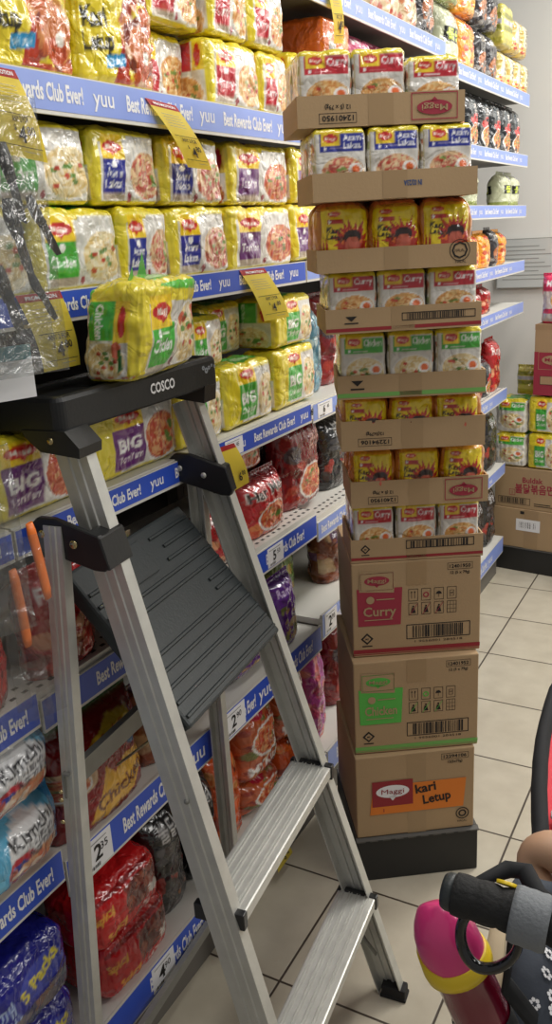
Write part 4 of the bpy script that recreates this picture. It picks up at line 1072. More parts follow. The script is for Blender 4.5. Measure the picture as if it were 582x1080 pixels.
# chicken / curry cartons
def band_carton(name, w, h, col, stripe, lens, code, ink):
    bm, F = carton_bm(w, D_, h)
    F.rect(.135, h - .065, .185, h - .002, TP, 1)
    F.rect(0, .010, w, .021, stripe, 1); F.rect(0, .006, w, .008, stripe, 1)
    F.poly([(.014, .085), (.120, .085), (.125, .185), (.012, .185)], col, 2)
    F.poly([(.018, .178), (.104, .172), (.106, .226), (.020, .232)], K_, 3); mlogo(F, .062, .203, .082, .046, lens, lens, K_)
    F.text(name, .068, .112, .024, K_, 4, width=.082, bold=.02); F.rect(.03, .100, .10, .1025, K_, 4); F.ell(.045, .155, .010, .010, K_, 4); F.rect(.060, .154, .105, .157, K_, 4)
    icons(F, .140, .145, .025, ink)
    F.frame(.134, .042, .295, .082, .0022, IK, 1); F.bars(.150, .046, .285, .078, IK, len(name)); F.text('1 9556001 284518', .215, .032, .006, IK, 2, width=.12)
    codebox(F, w - .052, h - .030, code, '12 (5 x 79g)', w=.062); diamond(F, .035, .050, .016, IK)
    # right-hand flap seam on the side
    S = Face(bm, (0, D_, 0), (0, -1, 0), (0, 0, 1), .0005); S.rect(0, h / 2 - .001, D_, h / 2 + .001, KI)
    return build('noodle_carton', bm, CM)
o = band_carton('Chicken', .319, .261, GN, GS, GN, '12401952', GN); place(o, -.805, 1.774, .380, 32.5)
tag(o, 'sealed carton with green chicken label, middle of the three closed cartons', 'carton', TG)
o = band_carton('Curry', .320, .252, CR, RD, CR, '12401950', CR); place(o, -.815, 1.803, .642, 31)
tag(o, 'sealed carton with crimson curry label, topmost of the three closed cartons', 'carton', TG)

# open trays
def tray(w, d, hf, hb, deco):
    bm = bmesh.new(); t = .0035
    box(bm, 0, w, 0, d, 0, t, 0)
    box(bm, 0, w, 0, t, t, hf, 0); box(bm, 0, w, d - t, d, t, hf, 0)
    for x in (0, w - t):
        # side wall, cut low at the front and full height behind
        prof = [(t, t), (d - t, t), (d - t, hf), (t, hf)]
        extrude_profile(bm, prof, (x, 0, 0), (x + t, 0, 0), (0, 1, 0), (0, 0, 1), 0)
    F = Face(bm, (0, 0, 0), (1, 0, 0), (0, 0, 1), .0005)
    F.rect(w * .42, .001, w * .57, hf - .001, TP, 1)
    deco(F, w, hf)
    return build('display_tray', bm, CM)
def d1(F, w, h): codebox(F, .075, .006, '12401950', '12 (5 x 79g)', PI, .07); mlogo(F, w - .058, h / 2 + .002, .088, h * .86, CR, CR, K_, PI)
def d2(F, w, h): F.text('IN 02/23A', .19, h * .62, .009, BL, 2, rot=PI, width=.035, bold=.03)
def d3(F, w, h): F.ell(w - .034, .030, .0205, .0205, IK, 2, 28, .93); F.ell(w - .034, .030, .016, .016, IK, 2, 8, .78); F.text('HALAL', w - .034, .027, .006, IK, 2, width=.02); F.text('HALAL', w - .032, .006, .005, IK, 2)
def d4(F, w, h):
    F.rect(0, .004, w, .011, RD, 1); F.frame(.155, .020, w - .012, .036, .0016, IK, 2); F.bars(.165, .022, w - .03, .034, IK, 4, 60); F.poly([(.04, .034), (.064, .034), (.052, .024)], IK, 2); F.rect(.038, .019, .066, .0215, IK, 2)
def d5(F, w, h): F.rect(0, .004, w, .013, GS, 1); F.poly([(.03, .040), (.056, .040), (.043, .028)], IK, 2); F.rect(.028, .020, .058, .0235, IK, 2)
def d6(F, w, h): codebox(F, .075, .010, '12294106', '12(5x79g)', PI, .075)
def d7(F, w, h): codebox(F, .075, .008, '12401950', '12 (5 x 79g)', PI, .07); mlogo(F, w - .058, h / 2 + .002, .088, h * .80, CR, CR, K_, PI)
def d8(F, w, h): F.rect(0, .006, w, .013, RD, 1); diamond(F, .035, .034, .012, IK); F.frame(.134, .030, .30, h - .006, .002, IK, 2); F.bars(.145, .032, .29, h - .009, IK, 7)
TR = [  # x, y, ang, w, z, front height, pitch, kind, deco, label
    (-.816, 1.808, 30, .322, .8955, .058, .149, 'curry', d8, 'open carton tray of curry packets standing on the closed cartons'),
    (-.800, 1.782, 29.5, .322, 1.045, .064, .151, 'flame', d7, 'tray with upside-down maroon logo holding yellow flame bags'),
    (-.795, 1.728, 28, .320, 1.196, .068, .123, 'flame', d6, 'tray with boxed upside-down number 12294106 and yellow flame bags'),
    (-.787, 1.700, 27, .318, 1.319, .051, .149, 'chicken', d5, 'tray with green stripe holding green-label chicken packets'),
    (-.772, 1.622, 31, .318, 1.468, .049, .122, 'curry', d4, 'tray with long barcode and maroon stripe holding curry packets'),
    (-.770, 1.588, 32, .316, 1.590, .044, .131, 'flame', d3, 'tray with round black mark holding three yellow flame bags'),
    (-.752, 1.545, 35, .315, 1.721, .050, .129, 'laksa', d2, 'plain tray with tiny blue print holding blue-label laksa packets'),
    (-.776, 1.542, 35, .314, 1.850, .054, .112, 'curry', d1, 'topmost tray of the tower, upside-down number and maroon logo'),
]
_TP = {}
def tray_pack(kind, H, v):
    key = (kind, H, v)
    if key not in _TP:
        Dp = .085
        if kind == 'flame':
            A = dict(front=flame_front(v + 1), left=solid((196, 120, 40)), top=solid((226, 120, 60)))
            me = packet_mesh('packet_body', .101, Dp, H, A, seed=v + 9, r=.020, puff=.010, crumple=.005, cell=.0026)
        else:
            p, n1, n2 = dict(curry=(RED, 'Curry', None), chicken=(GREEN, 'Chicken', None), laksa=(BLUE, 'Asam', 'Laksa'))[kind]
            c = Cv(.8, LGREY, 60); c.mottled(.0, 0, 1, .8, [(190, 170, 130), (150, 160, 100), (214, 196, 170), (196, 110, 80)], 40, .1, v); c.rect(0, .9, 1, 1, YEL)
            A = dict(front=tray_front(p, n1, kind, v + 2, n2), left=c.lin(), top=top_art())
            me = packet_mesh('packet_body', .099, Dp, H, A, seed=v + 4, r=.009, puff=.004, crumple=.003, cell=.0026)
        _TP[key] = me
    return _TP[key]
KN = dict(curry='red-label curry packet', chicken='green-label chicken packet', laksa='blue-label laksa packet', flame='yellow flame-printed packet')
TN = ['the lowest tray, just above the closed cartons', 'the second tray from the bottom', 'the third tray from the bottom', 'the green-striped tray', 'the barcode tray', 'the sixth tray from the bottom', 'the tray second from the top', 'the topmost tray']
rr = random.Random(5)
for ti, (x, y, ang, w, z, hf, pitch, kind, deco, lab) in enumerate(TR):
    last = ti == len(TR) - 1
    o = tray(w, .205, hf, pitch - .0015 if not last else .09, deco); place(o, x, y, z, ang); tag(o, lab, 'display tray', TG)
    c, s = math.cos(math.radians(ang)), math.sin(math.radians(ang))
    Hp = round(min(.136, pitch - .006) if not last else .126, 3)
    for i in range(3):
        for row in range(2):
            lx = .005 + (i + .5) * (w - .010) / 3; ly = .053 + row * .093
            me = tray_pack(kind, Hp if not (last and i == 2) else Hp - .016, (i + ti) % 3)
            p = bpy.data.objects.new('noodle_packet', me); COL.objects.link(p)
            a2 = math.radians(ang + rr.uniform(-1.5, 1.5))
            p.location = (x + lx * c - ly * s, y + lx * s + ly * c, z + .0038); p.rotation_euler = (0, 0, a2)
            tag(p, '%s in %s, %s%s' % (KN[kind], TN[ti], ['left', 'middle', 'right'][i], ' rear' if row else ''), 'noodle packet', 'packets in the open trays of the tower')

# ================================================================== STACK BY THE FAR WALL
FA = -7.5
GS2 = 'cartons and packs stacked by the far wall'
def fplace(o, dx, dy, z):
    c, s = math.cos(math.radians(FA)), math.sin(math.radians(FA))
    o.location = (-1.087 + dx * c - dy * s, 4.115 + dx * s + dy * c, z); o.rotation_euler = (0, 0, math.radians(FA))
root = empty('display_plinth', (0, 0, 0)); fplace(root, 0, 0, 0); tag(root, 'low black plinth under the carton stack by the far wall', 'plinth')
bm = bmesh.new(); box(bm, -.01, .80, 0, .36, 0, .118, bev=.004); build('base_block', bm, M['plinth'], root)
bm = bmesh.new(); box(bm, -.012, .802, -.002, .362, .1185, .123); build('top_rim', bm, M['plinthtop'], root)
bm, F = carton_bm(.42, .34, .20); F.rect(.17, .0, .24, .199, TP, 1); F.rect(.13, .09, .25, .15, WT, 2); F.bars(.145, .105, .235, .135, IK, 3, 20); F.rect(.15, .175, .17, .19, IK, 2)
o = build('plain_carton', bm, CM); fplace(o, 0.0, .005, .1235); tag(o, 'plain brown carton with white barcode sticker on the far plinth', 'carton', GS2)
bm, F = carton_bm(.36, .34, .20); F.rect(.15, 0, .21, .199, TP, 1)
o = build('plain_carton', bm, CM); fplace(o, .43, .005, .1235); tag(o, 'plain brown carton cut by the right picture edge', 'carton', GS2)
bm, F = carton_bm(.40, .34, .205)
F.text('Buldak', .19, .135, .026, CR, 2, rot=.03, width=.10, bold=.02); F.text('불닭볶음면', .20, .085, .036, CR, 2, rot=.04, width=.19, bold=.02); F.frame(.075, .065, .105, .095, .002, CR, 2); F.text('1', .09, .070, .016, CR, 3)
F.frame(.02, .02, .18, .055, .002, IK, 2); F.bars(.03, .024, .17, .051, IK, 8, 30); F.rect(.20, .02, .30, .024, IK, 2); F.rect(.20, .03, .28, .034, IK, 2)
o = build('noodle_carton', bm, CM); fplace(o, .015, .01, .3245); tag(o, 'brown carton with red Korean lettering under the chicken packs', 'carton', GS2)
bm, F = carton_bm(.34, .34, .205); F.text('불닭', .12, .09, .04, CR, 2, bold=.02); F.rect(.2, .02, .3, .05, IK, 2)
o = build('noodle_carton', bm, CM); fplace(o, .43, .01, .3245); tag(o, 'second brown carton with red lettering, cut by the right edge', 'carton', GS2)
Bm = [maggi_pack('bigchicken', .15, .14, .17, v, .004) for v in (0, 1)]
flat = packet_mesh('packet_body', .15, .14, .16, dict(front=tray_front(GREEN, 'Chicken', 'chicken', 3), left=solid(LGREY), top=top_art(GREEN)), seed=5, puff=.014, crumple=.007, cell=.004)
for i in range(2):
    o = bpy.data.objects.new('noodle_packet', flat); COL.objects.link(o); fplace(o, .085, .085, .531 + i * .166)
    tag(o, 'chicken multipack on the red-lettered carton, %s of the left pair' % ['lower', 'upper'][i], MP, GS2)
    for j in range(3):
        o = bpy.data.objects.new('noodle_packet', Bm[i]); COL.objects.link(o); fplace(o, .246 + j * .157, .085, .531 + i * .176)
        tag(o, 'big chicken multipack by the far wall, %s row, %s' % (['lower', 'upper'][i], ['next to the left pair', 'at the right picture edge', 'outermost right'][j]), MP, GS2)
o = bpy.data.objects.new('noodle_packet', pouch('goldside', .10, .08, .14, 2)); COL.objects.link(o); fplace(o, .10, .18, .8615)
tag(o, 'small yellow-cream packet standing on top of the left chicken pair', 'noodle packet', GS2)
bm, F = carton_bm(.34, .34, .325); F.rect(.0, .0, .34, .20, CR, 1)
mlogo(F, .09, .16, .14, .08, K_, K_, CR); F.frame(.03, .05, .18, .09, .002, IK, 3); F.rect(.032, .052, .178, .088, K_, 3); F.bars(.04, .055, .17, .085, IK, 5, 26); F.rect(0, .30, .34, .325, TP)
o = build('noodle_carton', bm, CM); fplace(o, .19, .012, .888); tag(o, 'carton with crimson lower half beneath the pink packs', 'carton', GS2)
for j in range(2):
    me = pouch('pinkpack', .16, .12, .22, j + 1)
    o = bpy.data.objects.new('noodle_packet', me); COL.objects.link(o); fplace(o, .275 + j * .17, .08, 1.2145)
    tag(o, ['deep pink noodle pack on top of the far stack', 'deep pink noodle pack cut by the right edge'][j], MP, GS2)
# ================================================================== STEP LADDER
# local axes: X = b (towards the climbing side), Y = a (along the treads, away from the viewer), Z up; origin at the right front foot
LX, LY = -0.556, 1.458
lad = empty('step_ladder', (LX, LY, 0), math.atan2(0.100, 0.995))
tag(lad, 'aluminium step ladder with black top, ribbed folding platform and two metal treads', 'step ladder')
def aR(z): return 0.012 + 0.0 * z                      # outer side of the right rails
def aL(z): return -0.400 - 0.080 * (1.36 - z)          # outer side of the left rails
def bF(z): return -0.412 * z / 1.407                   # front edge of the front rails
tilt = math.atan2(0.412, 1.407)
def rail(name, A, B, side, depth, wid, back):
    """C-section rail; A, B = foot and head of its front outer edge; side=+1 opens towards -Y"""
    A, B = Vector(A), Vector(B); ax = (B - A).normalized()
    v = Vector((0, 1, 0)) * (-side); u = ax.cross(Vector((0, 1, 0))).normalized()
    if u.x > 0: u = -u                                   # u: from the front edge backwards
    t = .0028
    prof = [(0, 0), (0, wid), (t, wid), (t, t + .001), (depth * .30, t + .001), (depth * .33, t + .005), (depth * .42, t + .005), (depth * .45, t + .001), (depth * .58, t + .001), (depth * .61, t + .005), (depth * .70, t + .005), (depth * .73, t + .001),
            (depth - t, t + .001), (depth - t, wid), (depth, wid), (depth, 0), (depth * .73, 0), (depth * .70, -.0025), (depth * .61, -.0025), (depth * .58, 0), (depth * .42, 0), (depth * .39, -.0025), (depth * .30, -.0025), (depth * .27, 0)]
    bm = bmesh.new(); extrude_profile(bm, prof, A, B, u, v)
    return build(name, bm, M['alu'], lad)
def rivets(parent, pts, r=.0055, d=(0, -1, 0), m='brass'):
    for p in pts:
        bm = bmesh.new()
        M4 = Matrix.Translation(Vector(p)) @ Vector(d).to_track_quat('Z', 'Y').to_matrix().to_4x4()
        lathe(bm, [(r, 0), (r, .0012), (r * .75, .003), (0, .0036)], 12, 0, M4)
        build('rivet', bm, M[m], parent)
# front rails
fr_r = rail('front_rail', (bF(0.02), aR(0), .02), (bF(1.375), aR(1.375), 1.375), 1, .058, .026, 1)
fr_l = rail('front_rail', (bF(0.02), aL(0.02), .02), (bF(1.368), aL(1.368), 1.368), -1, .058, .026, 1)
# rear legs
rail('rear_leg', (-.400, aR(0) - .006, .02), (-.405, aR(1.25) - .006, 1.255), 1, .034, .022, 1)
rl = rail('rear_leg', (-.435, -.565, .02), (-.425, -.452, 1.25), -1, .034, .022, 1)
rivets(rl, [(-.449, -.5105 - .004, .80), (-.449, -.5105 - .006, .785), (-.449, -.517 - .004, .745)], .004)
rivets(fr_l, [(bF(.36) - .03, aL(.36) - .0015, .36), (bF(.335) - .03, aL(.335) - .0015, .335), (bF(.78) - .02, aL(.78) - .0015, .78)], .005, m='alud')
# feet
for (x, y) in ((-.014, aR(0) - .012), (-.014, aL(0) + .012), (-.417, aR(0) - .016), (-.452, -.553)):
    bm = bmesh.new(); box(bm, x - .040 + (.012 if x < -.3 else 0), x + .016, y - .016, y + .016, 0.0005, .030, 0, bev=.004); box(bm, x - .042 + (.012 if x < -.3 else 0), x + .018, y - .018, y + .018, 0.0004, .008, 0, bev=.002)
    build('rubber_foot', bm, M['blackm'], lad)
# rear cross brace
bm = bmesh.new(); extrude_profile(bm, [(0, 0), (.004, 0), (.004, .045), (.014, .045), (.014, .049), (0, .049)], (-.456, -.500, .775), (-.450, .0, .775), (1, 0, 0), (0, 0, 1)); build('cross_brace', bm, M['alud'], lad)
bm = bmesh.new(); extrude_profile(bm, [(0, 0), (.004, 0), (.004, .035), (.012, .035), (.012, .039), (0, .039)], (-.456, -.548, .12), (-.450, .0, .12), (1, 0, 0), (0, 0, 1)); build('cross_brace', bm, M['alud'], lad)
# aluminium treads
def tread(z, a0, a1, b0, b1):
    w = b1 - b0; pr = [(0, -.022), (0, -.001), (.003, 0)]
    for k in range(4):
        x = .006 + k * (w - .012) / 4; s = (w - .012) / 4
        pr += [(x, 0), (x + s * .06, .0024), (x + s * .16, .0024), (x + s * .22, 0), (x + s * .34, 0), (x + s * .40, .0024), (x + s * .50, .0024), (x + s * .56, 0)]
    pr += [(w - .003, 0), (w, -.001), (w, -.022), (w - .003, -.022), (w - .003, -.004), (.003, -.004), (.003, -.022)]
    bm = bmesh.new(); extrude_profile(bm, pr, (b0, a0, z), (b0, a1, z), (0, 1, 0) if 0 else (1, 0, 0), (0, 0, 1))
    st = build('metal_tread', bm, M['alu'], lad)
    for (q0, q1) in ((a0 - .003, a0 + .012), (a1 - .012, a1 + .003)):
        bm = bmesh.new(); box(bm, b0 - .003, b1 + .003, q0, q1, z - .030, z + .0028, 0, bev=.002); build('end_cap', bm, M['black'], st)
    return st
tread(.580, aL(.58) + .006, aR(0) - .010, -.246, -.156)
tread(.264, aL(.26) + .006, aR(0) - .010, -.150, -.064)
# small braces under the lowest tread
for yy in (aR(0) - .030, aL(.2) + .030):
    bm = bmesh.new(); tube(bm, [(-.135, yy, .240), (-.085, yy, .150), (-.062, yy, .120)], .006, 8, flat=.4); build('tread_brace', bm, M['alud'], lad)
# black joint plates
def plate(name, pts, y, t=.012, wrap=None):
    bm = bmesh.new(); a = [bm.verts.new((p, y, q)) for p, q in pts]; b = [bm.verts.new((p, y + t, q)) for p, q in pts]; n = len(pts)
    bm.faces.new(a); bm.faces.new(b[::-1])
    for k in range(n): bm.faces.new((a[k], b[k], b[(k + 1) % n], a[(k + 1) % n]))
    if wrap: extrude_profile(bm, [(-.378 + wrap[2], 1.183), (-.343 + wrap[2], 1.183), (-.356 + wrap[2], 1.236), (-.384 + wrap[2], 1.243)], (0, wrap[0], 0), (0, wrap[1], 0), (1, 0, 0), (0, 0, 1))
    bmesh.ops.bevel(bm, geom=[e for e in bm.edges], offset=.0018, segments=1, affect='EDGES')
    return build(name, bm, M['black'], lad)
PP = [(-.470, 1.205), (-.487, 1.225), (-.487, 1.248), (-.470, 1.262), (-.440, 1.262), (-.358, 1.238), (-.345, 1.192), (-.352, 1.180), (-.372, 1.180)]
pl = plate('joint_plate', PP, -.446 + .008 - .012, wrap=(-.4495, -.380, 0)); rivets(pl, [(-.463, -.451, 1.235), (-.405, -.451, 1.222)], .0075)
PR = [(p + .015, q) for p, q in PP]
pr_ = plate('joint_plate', PR, -.028, wrap=(-.0275, .0155, .002)); rivets(pr_, [(-.445, -.0285, 1.232), (-.392, -.0285, 1.220)], .006, m='alu')
# black top
bm = bmesh.new()
z0, z1 = 1.392, 1.450
a0, a1 = -.425, .036; b0, b1 = -.520, -.376
N = 10
def rr_(b0, b1, a0, a1, r):
    P = []
    for cx, cy, s in ((b1 - r, a1 - r, 0), (b0 + r, a1 - r, 1), (b0 + r, a0 + r, 2), (b1 - r, a0 + r, 3)):
        for k in range(6):
            t = s * PI / 2 + k / 5 * PI / 2; P.append((cx + r * math.cos(t), cy + r * math.sin(t)))
    return P
rings = []
for (off, z) in ((.004, z0), (0, z0 + .004), (0, z1 - .008), (.003, z1 - .002), (.008, z1), (.014, z1), (.017, z1 - .005)):
    rings.append([bm.verts.new((x, y, z)) for x, y in rr_(b0 + off, b1 - off, a0 + off, a1 - off, max(.004, .016 - off * .5))])
for i in range(len(rings) - 1):
    A, B = rings[i], rings[i + 1]
    for k in range(len(A)): bm.faces.new((A[k], A[(k + 1) % len(A)], B[(k + 1) % len(A)], B[k]))
bm.faces.new(rings[-1]); bm.faces.new(rings[0][::-1])
for f in bm.faces: f.smooth = False
box(bm, b0 + .05, b1 - .045, -.30, -.02, z1 - .006, z1 - .0035, 0)
for v in bm.verts: v.co.x += .095 * (v.co.y - .02)
F = Face(bm, (b1 - .095 * .02, 0, 0), (.095, 1, 0), (0, 0, 1), .0006)
F.text('COSCO', -.155, 1.413, .0175, 1, bold=.03, width=.075)
for k, (x, y, s) in enumerate([(-.018, 1.432, .010), (-.008, 1.426, .013), (.002, 1.430, .009), (.012, 1.433, .007), (.022, 1.430, .008)]): F.ell(x, y, s * .5, s * .45, 2, 1, 8, .3)
top = build('ladder_top', bm, [M['black'], M['white'], M['greyt']], lad)
# skirts that clasp the rail heads
for (y0, y1, cp) in ((-.428, -.366, [(-.495, 1.398), (-.412, 1.398), (-.388, 1.372), (-.390, 1.356), (-.462, 1.364), (-.488, 1.386)]), (-.020, .030, [(-.450, 1.398), (-.378, 1.398), (-.382, 1.364), (-.446, 1.372)])):
    bm = bmesh.new(); extrude_profile(bm, cp, (0, y0, 0), (0, y1, 0), (1, 0, 0), (0, 0, 1)); sk = build('rail_clasp', bm, M['black'], top)
    rivets(sk, [(-.440, y0, 1.382)], .006)
# ribbed folding platform, tipped up between the rails
pf = Vector((-.250, 0, .895)); pb = Vector((-.462, 0, 1.150)); dirp = (pb - pf).normalized(); Lp = (pb - pf).length; nrm = Vector((-dirp.z, 0, dirp.x)) * -1
if nrm.x < 0: nrm = -nrm
M4 = Matrix((( dirp.x, 0, nrm.x, pf.x), (0, 1, 0, 0), (dirp.z, 0, nrm.z, pf.z), (0, 0, 0, 1)))
bm = bmesh.new(); pa0, pa1 = aL(.9) + .030, -.016
box(bm, 0, Lp, pa0, pa1, -.030, 0, 0, M4, bev=.006)
plat = build('folding_platform', bm, M['greyp'], lad)
bm = bmesh.new()
for k, (x, segs) in enumerate([(.018, [(.02, .98)]), (.045, [(.02, .98)]), (.072, [(.02, .98)]), (.099, [(.02, .98)]), (.126, [(.02, .98)]), (.150, [(.02, .16), (.78, .97)]), (.172, [(.02, .16), (.78, .97)]), (.200, [(.02, .98)]), (.226, [(.02, .98)]), (.252, [(.02, .16), (.62, .97)]), (.278, [(.02, .3), (.66, .97)]), (.304, [(.6, .97)])]):
    for s0, s1 in segs:
        y0, y1 = pa0 + (pa1 - pa0) * s0, pa0 + (pa1 - pa0) * s1
        extrude_profile(bm, [(x - .0045, -.001), (x - .002, .004), (x + .002, .004), (x + .0045, -.001)], (0, y0, 0), (0, y1, 0), (1, 0, 0), (0, 0, 1))
box(bm, .245, .315, pa0 + .12, pa0 + .20, -.001, .005, 0, bev=.002)
for v in bm.verts: v.co = M4 @ v.co
build('grip_ribs', bm, M['greyp'], plat)
bm = bmesh.new(); tube(bm, [(-.29, aL(.9) + .024, .93), (-.33, aL(.9) + .024, .86), (-.40, aL(.9) + .020, .80)], .005, 8, flat=.5); s_ = build('platform_strut', bm, M['brass'], lad)

# packet standing on the ladder top
c = Cv(1.75, (214, 210, 200), 170)
c.rect(0, 0.82, 1, 1, YEL); c.rect(0, 0, .14, 1, YEL); c.poly([(.36, 1), (1, 1), (1, .86), (.3, .92)], (84, 190, 60)); c.poly([(.1, 1), (1, .8), (1, .72), (.5, .78), (.1, .78)], YEL)
c.rect(.16, .12, .50, .56, (70, 184, 60)); c.logo(.15, .52, .47, .86); c.text('Chicken', .33, .27, .13, (255, 255, 255), width=.29, bold=.03); c.ell(.25, .46, .025, .05, (240, 250, 240)); c.rect(.29, .45, .42, .465, (230, 246, 220)); c.rect(.15, .02, .50, .12, (196, 188, 170))
c.bowl(.80, .38, .26, .38, 'chicken', 7, False); c.ell(.66, .56, .05, .08, (226, 110, 80)); c.ell(.92, .62, .05, .08, (226, 110, 80)); c.rect(.5, 0, 1, .05, YEL); c.ell(.55, .12, .03, .05, (120, 20, 40))
fL = c.lin()
c = Cv(.85, (214, 210, 200), 120); c.rect(0, .84, 1, 1, YEL); c.rect(.82, 0, 1, 1, YEL); c.rect(.02, .44, .56, .84, (70, 184, 60)); c.text('Chicken', .22, .63, .12, (255, 255, 255), rot=-PI / 2, width=.42, bold=.03)
c.rect(.56, .42, .84, .84, YEL2); c.ell(.70, .63, .07, .16, (206, 36, 36)); c.bowl(.40, .20, .40, .24, 'chicken', 9, False); c.ell(.62, .34, .09, .09, (226, 110, 80)); c.poly([(.66, .10), (.74, .14), (.70, .36), (.64, .34)], (40, 110, 50)); c.mottled(0, 0, 1, .06, [(226, 120, 90), (240, 230, 200)], 20, .05, 2)
me = packet_mesh('packet_body', .216, .100, .156, dict(front=fL, left=c.lin(), top=top_art((84, 190, 60))), seed=21, lean=-.17, r=.016, puff=.012, crumple=.006, cell=.0022)
pk = link('noodle_packet', me); tag(pk, 'yellow and green chicken multipack standing alone on the black ladder top', 'noodle multipack')
ca, sa = math.cos(math.atan2(.1, .995)), math.sin(math.atan2(.1, .995))
def lw(b, a, z): return (LX + b * ca - a * sa, LY + b * sa + a * ca, z)
pk.location = lw(-.412, -.192, 1.4505); pk.rotation_euler = (0, 0, PI / 2 + math.atan2(.1, .995) + .06)
for (x0, x1, y, h) in ((-.090, -.052, -.040, .030), (.022, .080, .004, .050)):
    bm = bmesh.new()
    v = [(x0, y, .149), (x1, y + .006, .151), ((x0 + x1) / 2 - .005, y - .006, .153 + h), ((x0 + x1) / 2, y + .014, .149)]
    a, b, c_, d = [bm.verts.new(p) for p in v]
    bm.faces.new((a, b, c_)); bm.faces.new((b, d, c_)); bm.faces.new((d, a, c_)); bm.faces.new((a, d, b))
    build('corner_flap', bm, mat('green film', (62, 168, 60), .35, coat=.5), pk)
# ================================================================== HANGING CLEAR BAGS AT THE LEFT
def clear_bag(loc, W, H, rz, label, seed, m='clear'):
    nx, nz = 16, 22; bm = bmesh.new(); so = Vector((seed * 3.3, 1, seed))
    rows = {}
    for s in (-1, 1):
        for k in range(nz + 1):
            for i in range(nx + 1):
                u, v = i / nx, k / nz
                t = .012 * math.sqrt(max(0, 1 - abs(2 * u - 1) ** 2.5)) * min(1, (1 - v) * 5) * min(1, v * 6 + .05)
                p = Vector(((u - .5) * W, s * t, (v - 1) * H)); w = noise.noise(p * 18 + so) + .6 * noise.noise(p * 45 + so)
                p.y += w * .007; rows[(s, k, i)] = bm.verts.new(p)
    for s in (-1, 1):
        for k in range(nz):
            for i in range(nx):
                q = [rows[(s, k, i)], rows[(s, k, i + 1)], rows[(s, k + 1, i + 1)], rows[(s, k + 1, i)]]
                f = bm.faces.new(q if s < 0 else q[::-1]); f.smooth = True
    o = build('clear_bag', bm, M[m], smooth='raw'); o.location = loc; o.rotation_euler = (0, 0, rz); tag(o, label, 'clear bag', 'clear bags hanging on a strip at the left'); return o
HB = 1.2
clear_bag((-.895, .890, 1.86), .15, .36, HB, 'topmost clear bag with dark blades inside, hanging at the left edge', 1)
clear_bag((-.885, .850, 1.76), .16, .25, HB, 'clear bag with dark blades hanging beside the left price card', 2)
clear_bag((-.870, .735, 1.43), .14, .26, HB, 'clear crinkled bag hanging left of the ladder joint', 3)
clear_bag((-.862, .745, 1.30), .17, .27, HB, 'lower clear bag holding orange-handled tools', 4, 'clearthin')
clear_bag((-.90, .765, 1.10), .15, .14, HB, 'lowest clear bag just above the blue price rail at left', 5, 'clearthin')
# strip they hang on
bm = bmesh.new(); box(bm, -.012, .012, -.001, .001, -.95, 0); o = build('hanging_strip', bm, M['clearthin']); o.location = (-.925, .83, 1.95); o.rotation_euler = (0, 0, HB); tag(o, 'thin clear hanging strip carrying the bags at the left edge', 'hanging strip')

def blade(p0, p1, w, label, bend=.01):
    """dark knife: handle part above, blade part below"""
    r = empty('kitchen_knife', p0); tag(r, label, 'knife', 'dark knives inside the clear bags')
    p0, p1 = Vector(p0), Vector(p1); d = p1 - p0; m_ = p0 + d * .42
    u = d.normalized(); s = u.cross(Vector((1, .3, 0))).normalized()
    bm = bmesh.new()
    tube(bm, [d * (.46 * q / 10) + s * bend * .3 * math.sin(q / 10 * PI) for q in range(11)], [w * (.22 + .16 * math.sin(min(1, q / 8) * PI * .8)) for q in range(11)], 12, flat=.5)
    build('handle', bm, M['black'], r)
    bm = bmesh.new(); t = Vector((.86, -.5, 0)) * .001
    out = [(.42, -.35), (.46, .35), (.75, .42), (.93, .22), (1.0, -.30), (.8, -.38)]
    A = [bm.verts.new(d * a + s * (w * b) + t) for a, b in out]; B = [bm.verts.new(d * a + s * (w * b) - t) for a, b in out]
    bm.faces.new(A); bm.faces.new(B[::-1])
    for k in range(len(A)): bm.faces.new((A[k], B[k], B[(k + 1) % len(A)], A[(k + 1) % len(A)]))
    build('blade', bm, M['steel'], r)
blade((-.90, .921, 1.805), (-.90, .942, 1.700), .030, 'dark knife at the left picture edge, uppermost of five')
blade((-.902, .918, 1.735), (-.90, .942, 1.630), .036, 'dark knife with a wide handle below the uppermost one')
blade((-.893, .950, 1.738), (-.90, 1.005, 1.655), .026, 'dark knife slanting right beside the chicken multipack')
blade((-.893, .932, 1.640), (-.90, .982, 1.566), .022, 'slim dark knife ending over the yellow price card')
blade((-.902, .884, 1.650), (-.90, .909, 1.552), .034, 'dark knife lowest at the left edge, beside the ladder top')
def flatbar(p0, p1, w, label):
    bm = bmesh.new(); p0, p1 = Vector(p0), Vector(p1); n = 8
    pts = [p0.lerp(p1, k / n) + Vector((0, .001 * math.sin(k / n * PI), 0)) for k in range(n + 1)]
    tube(bm, [p - p0 for p in pts], [w * .38] + [w * .5] * (n - 1) + [w * .38], 12, flat=.45)
    o = build('orange_handle', bm, M['orange']); o.location = p0; tag(o, label, 'tool handle', 'orange handles in the lower clear bag')
flatbar((-.88, .850, 1.300), (-.88, .866, 1.178), .017, 'orange plastic handle in the clear bag, right one')
flatbar((-.88, .806, 1.245), (-.88, .814, 1.124), .017, 'orange plastic handle in the clear bag, left one')
bm = bmesh.new(); box(bm, -.05, .05, -.002, .002, -.035, .02, 0); box(bm, -.05, .05, -.0024, .0024, .02, .04, 1)
o = build('header_card', bm, [M['white'], M['teal']]); o.location = (-.93, .885, 1.50); o.rotation_euler = (0, 0, HB); tag(o, 'white and teal header card behind the clear bags at left', 'card')

